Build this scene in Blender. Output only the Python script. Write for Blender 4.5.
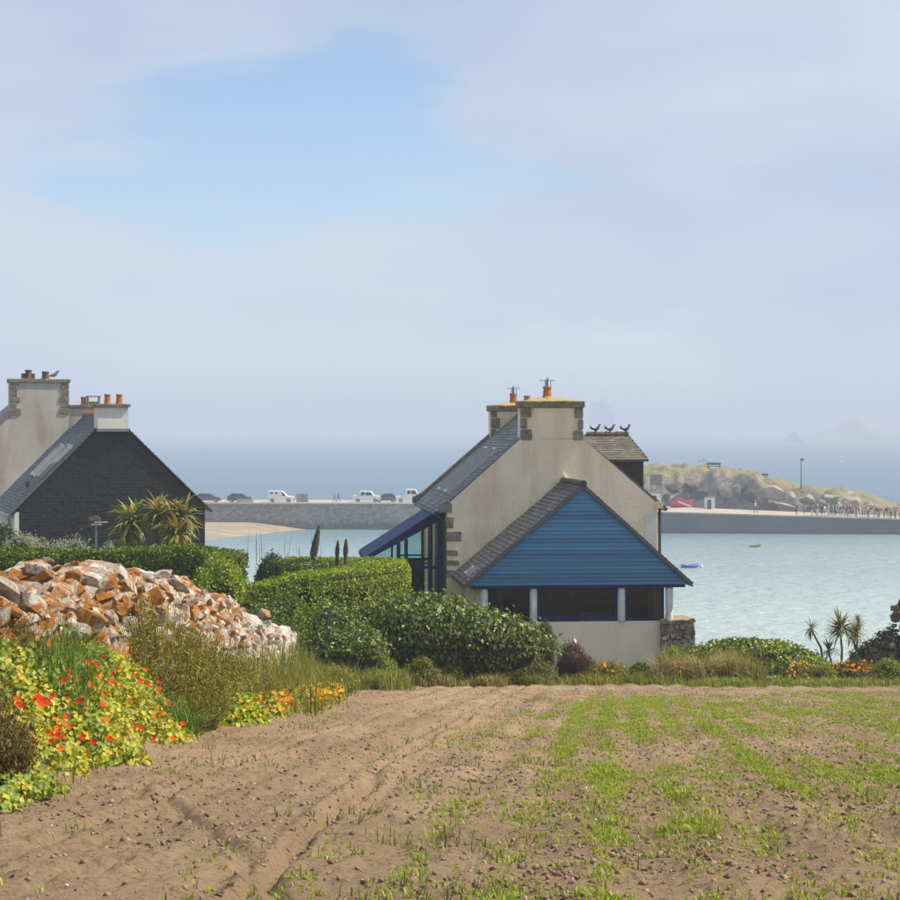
import bpy, bmesh, math, random
import numpy as np
from mathutils import Vector, Matrix

R = math.radians
sc = bpy.context.scene
for o in list(bpy.data.objects):
    bpy.data.objects.remove(o)
COL = sc.collection
random.seed(7)
rng = np.random.default_rng(11)

# ------------------------------------------------------------------ camera, sky, sun, exposure
EYE, F, HZ = 15.5, 1800.0, 432.0          # eye height over the sea, focal length and horizon row in photo pixels
cam_d = bpy.data.cameras.new('camera')
cam_d.sensor_width = 36.0
cam_d.lens = 36.0 * F / 900.0
cam_d.shift_y = -(450 - HZ) / 900.0
cam_d.clip_start = 0.2
cam_d.clip_end = 30000
cam = bpy.data.objects.new('camera', cam_d)
cam.location = (0, 0, EYE)
cam.rotation_euler = (R(90), 0, 0)
COL.objects.link(cam)
sc.camera = cam

SUN_AZ, SUN_EL = R(86), R(50)             # azimuth measured from the view direction to the right
world = bpy.data.worlds.new('World')
sc.world = world
world.use_nodes = True
wn, wl = world.node_tree.nodes, world.node_tree.links
wn.clear()
w_out = wn.new('ShaderNodeOutputWorld')
w_bg = wn.new('ShaderNodeBackground')
w_sky = wn.new('ShaderNodeTexSky')
w_sky.sky_type = 'NISHITA'
w_sky.sun_disc = False
w_sky.sun_elevation = SUN_EL
w_sky.sun_rotation = SUN_AZ
w_sky.air_density = 1.0
w_sky.dust_density = 0.2
w_sky.ozone_density = 4.0
w_bg.inputs['Strength'].default_value = 0.12
w_tc = wn.new('ShaderNodeTexCoord')
w_map = wn.new('ShaderNodeMapping')
w_map.inputs['Location'].default_value = (5.28, 5.8, -1.20)
w_map.inputs['Scale'].default_value = (3.6, 3.6, 11.0)
w_noise = wn.new('ShaderNodeTexNoise')
w_noise.inputs['Scale'].default_value = 1.0
w_noise.inputs['Detail'].default_value = 5.0
w_noise.inputs['Roughness'].default_value = 0.48
w_noise.inputs['Distortion'].default_value = 0.25
w_ramp = wn.new('ShaderNodeValToRGB')
w_ramp.color_ramp.interpolation = 'EASE'
w_ramp.color_ramp.elements[0].position = 0.35
w_ramp.color_ramp.elements[0].color = (0.02, 0.02, 0.02, 1)
w_ramp.color_ramp.elements[1].position = 0.46
w_ramp.color_ramp.elements[1].color = (0.93, 0.93, 0.93, 1)
w_mix = wn.new('ShaderNodeMix')
w_mix.data_type = 'RGBA'
w_n2 = wn.new('ShaderNodeTexNoise')                     # veil of thin white mist cloud, brighter and greyer by turns
w_n2.inputs['Scale'].default_value = 0.8
w_n2.inputs['Detail'].default_value = 4.0
w_r2 = wn.new('ShaderNodeValToRGB')
w_r2.color_ramp.elements[0].position = 0.35
w_r2.color_ramp.elements[0].color = (2.75, 3.45, 4.80, 1)
w_r2.color_ramp.elements[1].position = 0.65
w_r2.color_ramp.elements[1].color = (4.2, 4.75, 5.5, 1)
wl.new(w_map.outputs['Vector'], w_n2.inputs['Vector'])
wl.new(w_n2.outputs['Fac'], w_r2.inputs['Fac'])
wl.new(w_r2.outputs['Color'], w_mix.inputs[7])
wl.new(w_tc.outputs['Generated'], w_map.inputs['Vector'])
wl.new(w_map.outputs['Vector'], w_noise.inputs['Vector'])
wl.new(w_noise.outputs['Fac'], w_ramp.inputs['Fac'])
wl.new(w_ramp.outputs['Color'], w_mix.inputs[0])
wl.new(w_sky.outputs['Color'], w_mix.inputs[6])
wl.new(w_mix.outputs[2], w_bg.inputs['Color'])
wl.new(w_bg.outputs['Background'], w_out.inputs['Surface'])

sun_d = bpy.data.lights.new('sun', 'SUN')
sun_d.energy = 5.0
sun_d.angle = R(0.6)
sun_d.color = (1.0, 0.90, 0.73)
sun = bpy.data.objects.new('sun', sun_d)
COL.objects.link(sun)
sdir = Vector((math.sin(SUN_AZ) * math.cos(SUN_EL), math.cos(SUN_AZ) * math.cos(SUN_EL), math.sin(SUN_EL)))
sun.rotation_euler = sdir.to_track_quat('Z', 'Y').to_euler()
sun.location = (60, 10, 80)

sc.view_settings.view_transform = 'Standard'
sc.view_settings.look = 'None'
sc.view_settings.gamma = 1.0
sc.view_settings.use_curve_mapping = False
sc.view_settings.exposure = 0.38
sc.render.engine = 'CYCLES'
sc.cycles.use_denoising = True
sc.cycles.max_bounces = 8
sc.cycles.diffuse_bounces = 3
sc.cycles.glossy_bounces = 3
sc.cycles.transmission_bounces = 4
sc.cycles.transparent_max_bounces = 8
sc.cycles.volume_bounces = 1
sc.cycles.caustics_reflective = False
sc.cycles.caustics_refractive = False
sc.cycles.sample_clamp_indirect = 6.0

# ------------------------------------------------------------------ helpers
def PX(px, py, d):
    return Vector(((px - 450) / F * d, d, EYE - (py - HZ) / F * d))
def XP(px, d):
    return (px - 450) / F * d
def ZP(py, d):
    return EYE - (py - HZ) / F * d

def tag(o, label=None, cat=None, group=None, kind=None):
    if label: o['label'] = label
    if cat: o['category'] = cat
    if group: o['group'] = group
    if kind: o['kind'] = kind
    return o

def link(name, data, mat=None, parent=None):
    o = bpy.data.objects.new(name, data)
    COL.objects.link(o)
    if parent is not None: o.parent = parent
    if mat is not None and data is not None:
        if len(data.materials) == 0: data.materials.append(mat)
    return o

def empty(name, label, cat, loc=(0, 0, 0), rz=0, group=None):
    o = bpy.data.objects.new(name, None)
    COL.objects.link(o)
    o.empty_display_size = 0.2
    o.location = loc
    o.rotation_euler = (0, 0, rz)
    return tag(o, label, cat, group)

def hash3(i, j, k, seed):
    n = (i * 374761393 + j * 668265263 + k * 2147483647 % 1000003 + k * 1274126177 + seed * 974711) & 0xffffffff
    n = ((n ^ (n >> 13)) * 1274126177) & 0xffffffff
    n = ((n ^ (n >> 16)) * 2246822519) & 0xffffffff
    return ((n ^ (n >> 15)) & 0xffffff) / float(0xffffff)

def vn3(x, y, z, seed=0):
    x, y, z = np.asarray(x, float), np.asarray(y, float), np.asarray(z, float)
    xi, yi, zi = np.floor(x).astype(np.int64), np.floor(y).astype(np.int64), np.floor(z).astype(np.int64)
    fx, fy, fz = x - xi, y - yi, z - zi
    fx, fy, fz = [f * f * (3 - 2 * f) for f in (fx, fy, fz)]
    r = 0
    for a in (0, 1):
        for b in (0, 1):
            for c in (0, 1):
                w = (fx if a else 1 - fx) * (fy if b else 1 - fy) * (fz if c else 1 - fz)
                r = r + w * hash3(xi + a, yi + b, zi + c, seed)
    return r

def vn2(x, y, seed=0):
    return vn3(x, y, np.zeros_like(np.asarray(x, float)), seed)

def fbm2(x, y, octs=4, seed=0, gain=0.5):
    a, s, t = 1.0, 0.0, 0.0
    for o in range(octs):
        s = s + a * vn2(x * 2 ** o + 17.3 * o, y * 2 ** o - 9.1 * o, seed + o)
        t += a
        a *= gain
    return s / t

def S(e0, e1, x):
    t = np.clip((np.asarray(x, float) - e0) / (e1 - e0), 0, 1)
    return t * t * (3 - 2 * t)

def np_mesh(name, V, faces_k, C=None, smooth=False):
    """V (N,3) vertices, faces_k (M,k) indices, C (N,3) colours"""
    me = bpy.data.meshes.new(name)
    V = np.ascontiguousarray(V, dtype=np.float32)
    Fk = np.ascontiguousarray(faces_k, dtype=np.int32)
    me.vertices.add(len(V))
    me.vertices.foreach_set('co', V.ravel())
    me.loops.add(Fk.size)
    me.loops.foreach_set('vertex_index', Fk.ravel())
    me.polygons.add(len(Fk))
    me.polygons.foreach_set('loop_start', np.arange(0, Fk.size, Fk.shape[1], dtype=np.int32))
    if C is not None:
        a = me.attributes.new('col', 'FLOAT_COLOR', 'POINT')
        C4 = np.ones((len(V), 4), dtype=np.float32)
        C4[:, :3] = C
        a.data.foreach_set('color', C4.ravel())
    me.update(calc_edges=True)
    if smooth:
        me.polygons.foreach_set('use_smooth', np.ones(len(Fk), dtype=bool))
    return me

def cards(name, V, C, mat, parent=None):
    """V (N,k,3) separate polygons, C (N,3) one colour each"""
    n, k = V.shape[:2]
    me = np_mesh(name, V.reshape(-1, 3), np.arange(n * k).reshape(n, k), np.repeat(C, k, axis=0))
    return link(name, me, mat, parent)

def nrm(a):
    return a / np.maximum(np.linalg.norm(a, axis=-1, keepdims=True), 1e-9)

def mixcol(pal, n, jitter=0.15, w=None):
    pal = np.array(pal, float)
    i = rng.choice(len(pal), n, p=None if w is None else np.array(w, float) / np.sum(w))
    return np.clip(pal[i] * (1 + jitter * rng.standard_normal((n, 1))), 0.003, 0.9)

def leaf_polys(P, N, size, aspect=0.55, spread=0.6, up=0.3, fold=0.12):
    n = len(P)
    s = (size * (0.65 + 0.7 * rng.random(n)))[:, None]
    nn = nrm(N + spread * rng.standard_normal((n, 3)))
    t = rng.standard_normal((n, 3))
    t[:, 2] += up * 3
    t = nrm(t - nn * np.sum(t * nn, 1, keepdims=True))
    b = np.cross(nn, t)
    return np.stack([P - t * s * .5, P + b * s * aspect * .5 + nn * s * fold, P + t * s * .5 - nn * s * fold,
                     P - b * s * aspect * .5 + nn * s * fold], 1)

def disc_polys(P, N, size, spread=0.5, k=7):
    n = len(P)
    s = (size * (0.55 + 0.6 * rng.random(n)))[:, None]
    nn = nrm(N + spread * rng.standard_normal((n, 3)))
    t = rng.standard_normal((n, 3))
    t = nrm(t - nn * np.sum(t * nn, 1, keepdims=True))
    b = np.cross(nn, t)
    out = []
    for i in range(k):
        a = 2 * math.pi * i / k
        rr = s * .5 * (0.9 + 0.2 * rng.random((n, 1)))
        out.append(P + (t * math.cos(a) + b * math.sin(a)) * rr + nn * s * 0.10 * rng.standard_normal((n, 1)))
    return np.stack(out, 1)

def blade_polys(P, h, w, lean=0.35, droop=0.5, face_cam=False):
    """grass blades, 5-gons: P (N,3) roots, h (N,) heights, w (N,) widths"""
    n = len(P)
    az = rng.random(n) * 2 * math.pi
    d = np.stack([np.cos(az), np.sin(az), np.zeros(n)], 1)
    side = np.stack([-np.sin(az), np.cos(az), np.zeros(n)], 1)
    ln = np.clip(np.abs(lean * rng.standard_normal(n)), 0, 1.1)[:, None]
    H = h[:, None]
    up = np.array([0, 0, 1.0])
    mid = P + up * H * .55 + d * ln * H * .4
    tip = P + up * H * (1 - droop * ln * .6) + d * ln * H * (1.0 + droop * .5)
    W = w[:, None]
    a, b, c, e = P - side * W * .5, P + side * W * .5, mid + side * W * .4, mid - side * W * .4
    return np.stack([np.stack([a, b, c], 1), np.stack([a, c, e], 1), np.stack([e, c, tip], 1)], 1).reshape(-1, 3, 3)

class MB:
    def __init__(self):
        self.v, self.f, self.c = [], [], []
        self.cur = (1, 1, 1)
    def add(self, verts, faces, col=None):
        b = len(self.v)
        self.v += [tuple(p) for p in verts]
        self.f += [tuple(b + i for i in f) for f in faces]
        self.c += [col or self.cur] * len(verts)
        return self
    def hexa(self, p, col=None):
        return self.add(p, [(3, 2, 1, 0), (4, 5, 6, 7), (0, 1, 5, 4), (1, 2, 6, 5), (2, 3, 7, 6), (3, 0, 4, 7)], col)
    def box(self, x0, x1, y0, y1, z0, z1, col=None):
        return self.hexa([(x0, y0, z0), (x1, y0, z0), (x1, y1, z0), (x0, y1, z0),
                          (x0, y0, z1), (x1, y0, z1), (x1, y1, z1), (x0, y1, z1)], col)
    def prism(self, poly, y0, y1, col=None):
        """poly of (x,z), counter-clockwise seen from -y, extruded from y0 to y1"""
        n = len(poly)
        vs = [(x, y0, z) for x, z in poly] + [(x, y1, z) for x, z in poly]
        fs = [tuple(range(n)), tuple(range(2 * n - 1, n - 1, -1))]
        fs += [((i + 1) % n, i, n + i, n + (i + 1) % n) for i in range(n)]
        return self.add(vs, fs, col)
    def bar(self, a, b, w, h, up=(0, 0, 1), col=None):
        a, b = Vector(a), Vector(b)
        d = (b - a).normalized()
        s = d.cross(Vector(up)).normalized() * w * .5
        u = s.cross(d).normalized() * h * .5
        return self.hexa([a - s - u, a + s - u, b + s - u, b - s - u, a - s + u, a + s + u, b + s + u, b - s + u], col)
    def tube(self, pts, rs, n=8, col=None, cap=True):
        pts = [Vector(p) for p in pts]
        if not hasattr(rs, '__len__'): rs = [rs] * len(pts)
        vs = []
        for i, p in enumerate(pts):
            d = (pts[min(i + 1, len(pts) - 1)] - pts[max(i - 1, 0)]).normalized()
            s = d.cross(Vector((0.13, 0.97, 0.2))).normalized()
            t = s.cross(d)
            vs += [p + (s * math.cos(2 * math.pi * k / n) + t * math.sin(2 * math.pi * k / n)) * rs[i] for k in range(n)]
        fs = []
        for i in range(len(pts) - 1):
            fs += [(i * n + k, i * n + (k + 1) % n, (i + 1) * n + (k + 1) % n, (i + 1) * n + k) for k in range(n)]
        if cap:
            fs += [tuple(range(n - 1, -1, -1)), tuple((len(pts) - 1) * n + k for k in range(n))]
        return self.add(vs, fs, col)
    def lathe(self, cx, cy, prof, n=12, col=None):
        vs, fs = [], []
        for r, z in prof:
            vs += [(cx + r * math.cos(2 * math.pi * k / n), cy + r * math.sin(2 * math.pi * k / n), z) for k in range(n)]
        for i in range(len(prof) - 1):
            fs += [(i * n + k, i * n + (k + 1) % n, (i + 1) * n + (k + 1) % n, (i + 1) * n + k) for k in range(n)]
        fs += [tuple(range(n - 1, -1, -1)), tuple((len(prof) - 1) * n + k for k in range(n))]
        return self.add(vs, fs, col)
    def ball(self, c, r, n=8, m=6, noise=0.0, col=None, seed=0):
        rr = random.Random(seed)
        vs = [(c[0], c[1], c[2] - r[2])]
        for i in range(1, m):
            a = math.pi * i / m - math.pi / 2
            for k in range(n):
                b = 2 * math.pi * k / n
                q = 1 + noise * rr.uniform(-1, 1)
                vs.append((c[0] + r[0] * q * math.cos(a) * math.cos(b), c[1] + r[1] * q * math.cos(a) * math.sin(b), c[2] + r[2] * q * math.sin(a)))
        vs.append((c[0], c[1], c[2] + r[2]))
        fs = [(0, 1 + (k + 1) % n, 1 + k) for k in range(n)]
        for i in range(m - 2):
            fs += [(1 + i * n + k, 1 + i * n + (k + 1) % n, 1 + (i + 1) * n + (k + 1) % n, 1 + (i + 1) * n + k) for k in range(n)]
        top = len(vs) - 1
        fs += [(top, 1 + (m - 2) * n + k, 1 + (m - 2) * n + (k + 1) % n) for k in range(n)]
        return self.add(vs, fs, col)
    def mesh(self, name, smooth=False):
        me = bpy.data.meshes.new(name)
        me.from_pydata(self.v, [], self.f)
        a = me.attributes.new('col', 'FLOAT_COLOR', 'POINT')
        C4 = np.ones((len(self.v), 4), dtype=np.float32)
        C4[:, :3] = np.array(self.c)[:, :3]
        a.data.foreach_set('color', C4.ravel())
        me.update()
        if smooth: me.polygons.foreach_set('use_smooth', [True] * len(me.polygons))
        return me
    def build(self, name, mat, parent=None, smooth=False, bevel=0.0):
        o = link(name, self.mesh(name, smooth), mat, parent)
        if bevel:
            m = o.modifiers.new('bevel', 'BEVEL')
            m.width = bevel
            m.segments = 2
            m.limit_method = 'ANGLE'
        return o

# ------------------------------------------------------------------ materials
def new_mat(name):
    m = bpy.data.materials.new(name)
    m.use_nodes = True
    nt = m.node_tree
    return m, nt.nodes, nt.links, nt.nodes['Principled BSDF']

def node(ns, typ, **kw):
    n = ns.new(typ)
    for k, v in kw.items():
        if k in n.inputs: n.inputs[k].default_value = v
        else: setattr(n, k, v)
    return n

def ramp(ns, stops):
    r = ns.new('ShaderNodeValToRGB')
    e = r.color_ramp.elements
    while len(e) < len(stops): e.new(0.5)
    for i, (p, c) in enumerate(stops):
        e[i].position = p
        e[i].color = (c[0], c[1], c[2], 1) if hasattr(c, '__len__') else (c, c, c, 1)
    return r

def world_noise(ns, ls, scale, detail=4, rough=0.55, stretch=(1, 1, 1), dist=0.0):
    g = ns.new('ShaderNodeNewGeometry')
    mp = node(ns, 'ShaderNodeMapping', Scale=stretch)
    ls.new(g.outputs['Position'], mp.inputs['Vector'])
    n = node(ns, 'ShaderNodeTexNoise', Scale=scale, Detail=detail, Roughness=rough, Distortion=dist)
    ls.new(mp.outputs['Vector'], n.inputs['Vector'])
    return n.outputs['Fac']

def mixrgb(ns, ls, fac, a, b, mode='MIX'):
    m = ns.new('ShaderNodeMix')
    m.data_type = 'RGBA'
    m.blend_type = mode
    for sock, val in ((m.inputs[0], fac), (m.inputs[6], a), (m.inputs[7], b)):
        if isinstance(val, bpy.types.NodeSocket): ls.new(val, sock)
        elif hasattr(val, '__len__'): sock.default_value = (val[0], val[1], val[2], 1)
        else: sock.default_value = val
    return m.outputs[2]

def add_bump(ns, ls, bsdf, height, strength, dist):
    b = node(ns, 'ShaderNodeBump', Strength=strength, Distance=dist)
    ls.new(height, b.inputs['Height'])
    ls.new(b.outputs['Normal'], bsdf.inputs['Normal'])

def plain(name, c1, c2=None, scale=6.0, rough=0.7, bump=0.0, bscale=40.0, bdist=0.01, stretch=(1, 1, 1), lo=0.35, hi=0.65, metal=0.0, spec=0.5, attr=False, isl=0.0):
    m, ns, ls, b = new_mat(name)
    c2 = c2 or tuple(x * 0.75 for x in c1)
    f = world_noise(ns, ls, scale, stretch=stretch)
    r = ramp(ns, [(lo, c1), (hi, c2)])
    ls.new(f, r.inputs['Fac'])
    out = r.outputs['Color']
    if attr:
        a = node(ns, 'ShaderNodeAttribute', attribute_name='col')
        out = mixrgb(ns, ls, 1.0, out, a.outputs['Color'], 'MULTIPLY')
    if isl:
        g = ns.new('ShaderNodeNewGeometry')
        r2 = ramp(ns, [(0, 1 - isl), (1, 1 + isl)])
        ls.new(g.outputs['Random Per Island'], r2.inputs['Fac'])
        out = mixrgb(ns, ls, 1.0, out, r2.outputs['Color'], 'MULTIPLY')
    ls.new(out, b.inputs['Base Color'])
    b.inputs['Roughness'].default_value = rough
    b.inputs['Metallic'].default_value = metal
    b.inputs['Specular IOR Level'].default_value = spec
    if bump:
        add_bump(ns, ls, b, world_noise(ns, ls, bscale), bump, bdist)
    return m

def leaf_mat(name, rough=0.55, trans=0.35, spec=0.4):
    m, ns, ls, b = new_mat(name)
    a = node(ns, 'ShaderNodeAttribute', attribute_name='col')
    ls.new(a.outputs['Color'], b.inputs['Base Color'])
    b.inputs['Roughness'].default_value = rough
    b.inputs['Specular IOR Level'].default_value = spec
    t = ns.new('ShaderNodeBsdfTranslucent')
    hs = node(ns, 'ShaderNodeHueSaturation', Saturation=1.1, Value=1.25)
    ls.new(a.outputs['Color'], hs.inputs['Color'])
    ls.new(hs.outputs['Color'], t.inputs['Color'])
    mx = node(ns, 'ShaderNodeMixShader', Fac=trans)
    ls.new(b.outputs['BSDF'], mx.inputs[1])
    ls.new(t.outputs['BSDF'], mx.inputs[2])
    ls.new(mx.outputs['Shader'], ns['Material Output'].inputs['Surface'])
    return m

def glass_mat(name, tint, gloss_rough=0.02, refl=1.0):
    m, ns, ls, b = new_mat(name)
    ns.remove(b)
    tr = node(ns, 'ShaderNodeBsdfTransparent')
    tr.inputs['Color'].default_value = (*tint, 1)
    gl = node(ns, 'ShaderNodeBsdfGlossy', Roughness=gloss_rough)
    fr = node(ns, 'ShaderNodeFresnel', IOR=1.45)
    mx = ns.new('ShaderNodeMixShader')
    mu = node(ns, 'ShaderNodeMath', operation='MULTIPLY')
    mu.inputs[1].default_value = refl
    ls.new(fr.outputs['Fac'], mu.inputs[0])
    ls.new(mu.outputs[0], mx.inputs[0])
    ls.new(tr.outputs[0], mx.inputs[1])
    ls.new(gl.outputs[0], mx.inputs[2])
    ls.new(mx.outputs[0], ns['Material Output'].inputs['Surface'])
    return m

M = {}
def render_wall(name, base, stain, dark):
    m, ns, ls, b = new_mat(name)
    f1 = world_noise(ns, ls, 0.55, detail=5, dist=0.4)
    f2 = world_noise(ns, ls, 1.6, detail=4, stretch=(1, 1, 0.22))
    r1 = ramp(ns, [(0.36, base), (0.66, stain)])
    ls.new(f1, r1.inputs['Fac'])
    r2 = ramp(ns, [(0.46, (1, 1, 1)), (0.70, dark)])
    ls.new(f2, r2.inputs['Fac'])
    ls.new(mixrgb(ns, ls, 1.0, r1.outputs['Color'], r2.outputs['Color'], 'MULTIPLY'), b.inputs['Base Color'])
    b.inputs['Roughness'].default_value = 0.9
    b.inputs['Specular IOR Level'].default_value = 0.2
    add_bump(ns, ls, b, world_noise(ns, ls, 9.0, detail=6), 0.35, 0.02)
    return m
M['plaster'] = render_wall('cream_render', (0.93, 0.79, 0.59), (0.86, 0.71, 0.51), (0.84, 0.77, 0.68))
M['plaster_low'] = render_wall('pale_render', (0.84, 0.74, 0.63), (0.76, 0.66, 0.55), (0.92, 0.88, 0.84))
M['plaster_grey'] = render_wall('grey_render', (0.56, 0.51, 0.47), (0.46, 0.42, 0.385), (0.80, 0.76, 0.72))
M['plaster_white'] = render_wall('white_render', (0.80, 0.78, 0.74), (0.70, 0.67, 0.62), (0.9, 0.88, 0.85))
M['slate'] = plain('roof_slate', (0.115, 0.112, 0.122), (0.075, 0.075, 0.085), 2.5, 0.55, 0.3, 25, 0.004, attr=True)
M['slate_dark'] = plain('wall_slate', (0.014, 0.015, 0.019), (0.010, 0.011, 0.014), 1.2, 0.5, 0.25, 25, 0.004, attr=True)
M['slate_brown'] = plain('lichen_slate', (0.145, 0.128, 0.105), (0.085, 0.078, 0.07), 3.0, 0.75, 0.3, 25, 0.004, attr=True)
M['granite'] = plain('granite', (0.30, 0.26, 0.20), (0.14, 0.125, 0.105), 7.0, 0.9, 0.6, 30, 0.015)
M['granite_cap'] = plain('lichened_granite', (0.27, 0.23, 0.12), (0.12, 0.115, 0.085), 5.0, 0.9, 0.6, 25, 0.02)
M['lichen'] = plain('yellow_lichen_mortar', (0.50, 0.31, 0.06), (0.34, 0.27, 0.16), 5.0, 0.9, 0.5, 30, 0.01)
M['terracotta'] = plain('terracotta', (0.52, 0.19, 0.06), (0.36, 0.12, 0.045), 9.0, 0.8, 0.3, 40, 0.005)
M['terracotta_old'] = plain('sooty_terracotta', (0.16, 0.10, 0.075), (0.09, 0.07, 0.06), 9.0, 0.85, 0.3, 40, 0.005)
M['blue'] = plain('blue_painted_board', (0.068, 0.230, 0.430), (0.053, 0.190, 0.365), 2.2, 0.55, 0.3, 30, 0.004, stretch=(0.35, 1, 6), attr=True)
M['navy'] = plain('navy_paint', (0.008, 0.028, 0.100), (0.006, 0.020, 0.075), 3.0, 0.7, spec=0.15)
M['column'] = plain('pale_painted_concrete', (0.66, 0.62, 0.60), (0.56, 0.52, 0.50), 4.0, 0.8, 0.2, 40, 0.004)
M['metal_dark'] = plain('dark_iron', (0.035, 0.033, 0.03), (0.05, 0.035, 0.025), 9.0, 0.55)
M['metal_grey'] = plain('zinc', (0.30, 0.30, 0.31), (0.22, 0.22, 0.23), 6.0, 0.4, metal=0.6)
M['frame_pale'] = plain('pale_aluminium', (0.50, 0.50, 0.50), (0.42, 0.42, 0.43), 6.0, 0.5)
M['glass'] = glass_mat('window_glass', (0.80, 0.88, 0.88), 0.02, 1.0)
M['glass_dark'] = glass_mat('tinted_glass', (0.55, 0.55, 0.53), 0.01, 0.6)  # tint darkens the view in, adding to the porch room's shade
M['sky_glass'] = plain('skylight_glass', (0.012, 0.014, 0.018), (0.010, 0.012, 0.015), 1, 0.12, spec=0.3)
M['interior'] = plain('unlit_interior', (0.008, 0.0065, 0.006), (0.006, 0.005, 0.005), 3.0, 0.7)  # near-black: shade of the unlit porch room put into the colour
M['glow_orange'] = plain('warm_glow_brown', (0.22, 0.09, 0.03), (0.16, 0.06, 0.02), 3.0, 0.6, stretch=(1, 1, .2))  # orange-brown that paints the warm glow behind the left window
M['white_paint'] = plain('white_paint', (0.78, 0.77, 0.74), (0.70, 0.69, 0.66), 5.0, 0.6)
M['curtain'] = plain('pale_curtain', (0.55, 0.55, 0.30), (0.45, 0.44, 0.26), 8.0, 0.9)
M['core'] = plain('twig_shade_core', (0.018, 0.018, 0.009), (0.010, 0.011, 0.006), 6.0, 0.95)  # dark core put inside foliage to block light
M['core_brown'] = plain('dark_brown_core', (0.050, 0.036, 0.016), (0.030, 0.022, 0.012), 6.0, 0.95)  # brown core that blocks light in shrubs; also the wall's earth fill
M['bark'] = plain('bark', (0.13, 0.10, 0.07), (0.07, 0.055, 0.04), 9.0, 0.9, 0.7, 20, 0.02)
M['leaf'] = leaf_mat('leaf', 0.55, 0.24, 0.3)
M['leaf_shiny'] = leaf_mat('shiny_leaf', 0.42, 0.18, 0.4)
M['leaf_dry'] = leaf_mat('dry_blade', 0.8, 0.30, 0.2)
M['petal'] = leaf_mat('petal', 0.7, 0.30, 0.2)
M['sand'] = plain('wet_and_dry_sand', (0.36, 0.28, 0.19), (0.24, 0.19, 0.13), 0.45, 0.9, stretch=(.4, 1, 1))
M['deck'] = plain('pier_paving', (0.46, 0.38, 0.31), (0.36, 0.30, 0.25), 0.25, 0.9)

# lichened stones: white crust, orange lichen, brown rock
def stone_mat(name, wo=0.46, dark=False):
    m, ns, ls, b = new_mat(name)
    f1 = world_noise(ns, ls, 4.2, detail=8, rough=0.68, dist=0.8)
    f2 = world_noise(ns, ls, 17.0, detail=6, rough=0.7)
    g = ns.new('ShaderNodeNewGeometry')
    oi = ns.new('ShaderNodeObjectInfo')
    fr = node(ns, 'ShaderNodeMath', operation='FRACT')
    ad = node(ns, 'ShaderNodeMath', operation='ADD')
    ls.new(g.outputs['Random Per Island'], ad.inputs[0])
    ls.new(oi.outputs['Random'], ad.inputs[1])
    ls.new(ad.outputs[0], fr.inputs[0])
    rk = ramp(ns, [(0.0, (0.38, 0.31, 0.24)), (0.25, (0.72, 0.66, 0.58)), (0.5, (0.84, 0.79, 0.72)), (0.78, (0.62, 0.54, 0.45)), (1.0, (0.24, 0.19, 0.15))])
    ls.new(fr.outputs[0], rk.inputs['Fac'])
    m1 = node(ns, 'ShaderNodeMath', operation='MULTIPLY_ADD')
    ls.new(fr.outputs[0], m1.inputs[0])
    m1.inputs[1].default_value = 0.15
    ls.new(f1, m1.inputs[2])
    sy = ns.new('ShaderNodeSeparateXYZ')
    ls.new(g.outputs['Position'], sy.inputs[0])
    gy = node(ns, 'ShaderNodeMath', operation='MULTIPLY_ADD')
    ls.new(sy.outputs['Y'], gy.inputs[0])
    gy.inputs[1].default_value = -0.0048
    ls.new(m1.outputs[0], gy.inputs[2])
    ro = ramp(ns, [(wo + 0.005, 0.0), (wo + 0.11, 0.95)])
    ls.new(gy.outputs[0], ro.inputs['Fac'])
    og = ramp(ns, [(0.33, (0.62, 0.25, 0.02)), (0.5, (0.50, 0.185, 0.02)), (0.66, (0.24, 0.12, 0.035))])
    ls.new(f2, og.inputs['Fac'])
    rw = ramp(ns, [(0.48, 0.0), (0.62, 0.7)])
    ls.new(f2, rw.inputs['Fac'])
    c = mixrgb(ns, ls, rw.outputs['Color'], rk.outputs['Color'], (0.78, 0.72, 0.64))
    c = mixrgb(ns, ls, ro.outputs['Color'], c, og.outputs['Color'])
    sp = ramp(ns, [(0.33, 0.9), (0.43, 0.0)])
    ls.new(f2, sp.inputs['Fac'])
    c = mixrgb(ns, ls, sp.outputs['Color'], c, (0.10, 0.07, 0.045))
    ls.new(c, b.inputs['Base Color'])
    b.inputs['Roughness'].default_value = 0.92
    b.inputs['Specular IOR Level'].default_value = 0.2
    add_bump(ns, ls, b, world_noise(ns, ls, 16.0, detail=8, rough=0.75), 1.0, 0.07)
    return m
M['stone'] = stone_mat('lichened_stone', 0.405)
M['rubble'] = plain('dark_rubble', (0.20, 0.165, 0.125), (0.075, 0.062, 0.05), 5.0, 0.95, 0.8, 18, 0.03, isl=0.5)
M['rubble_brown'] = plain('brown_rubble', (0.30, 0.25, 0.19), (0.14, 0.115, 0.085), 6.0, 0.95, 0.8, 18, 0.03, isl=0.45)

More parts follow.
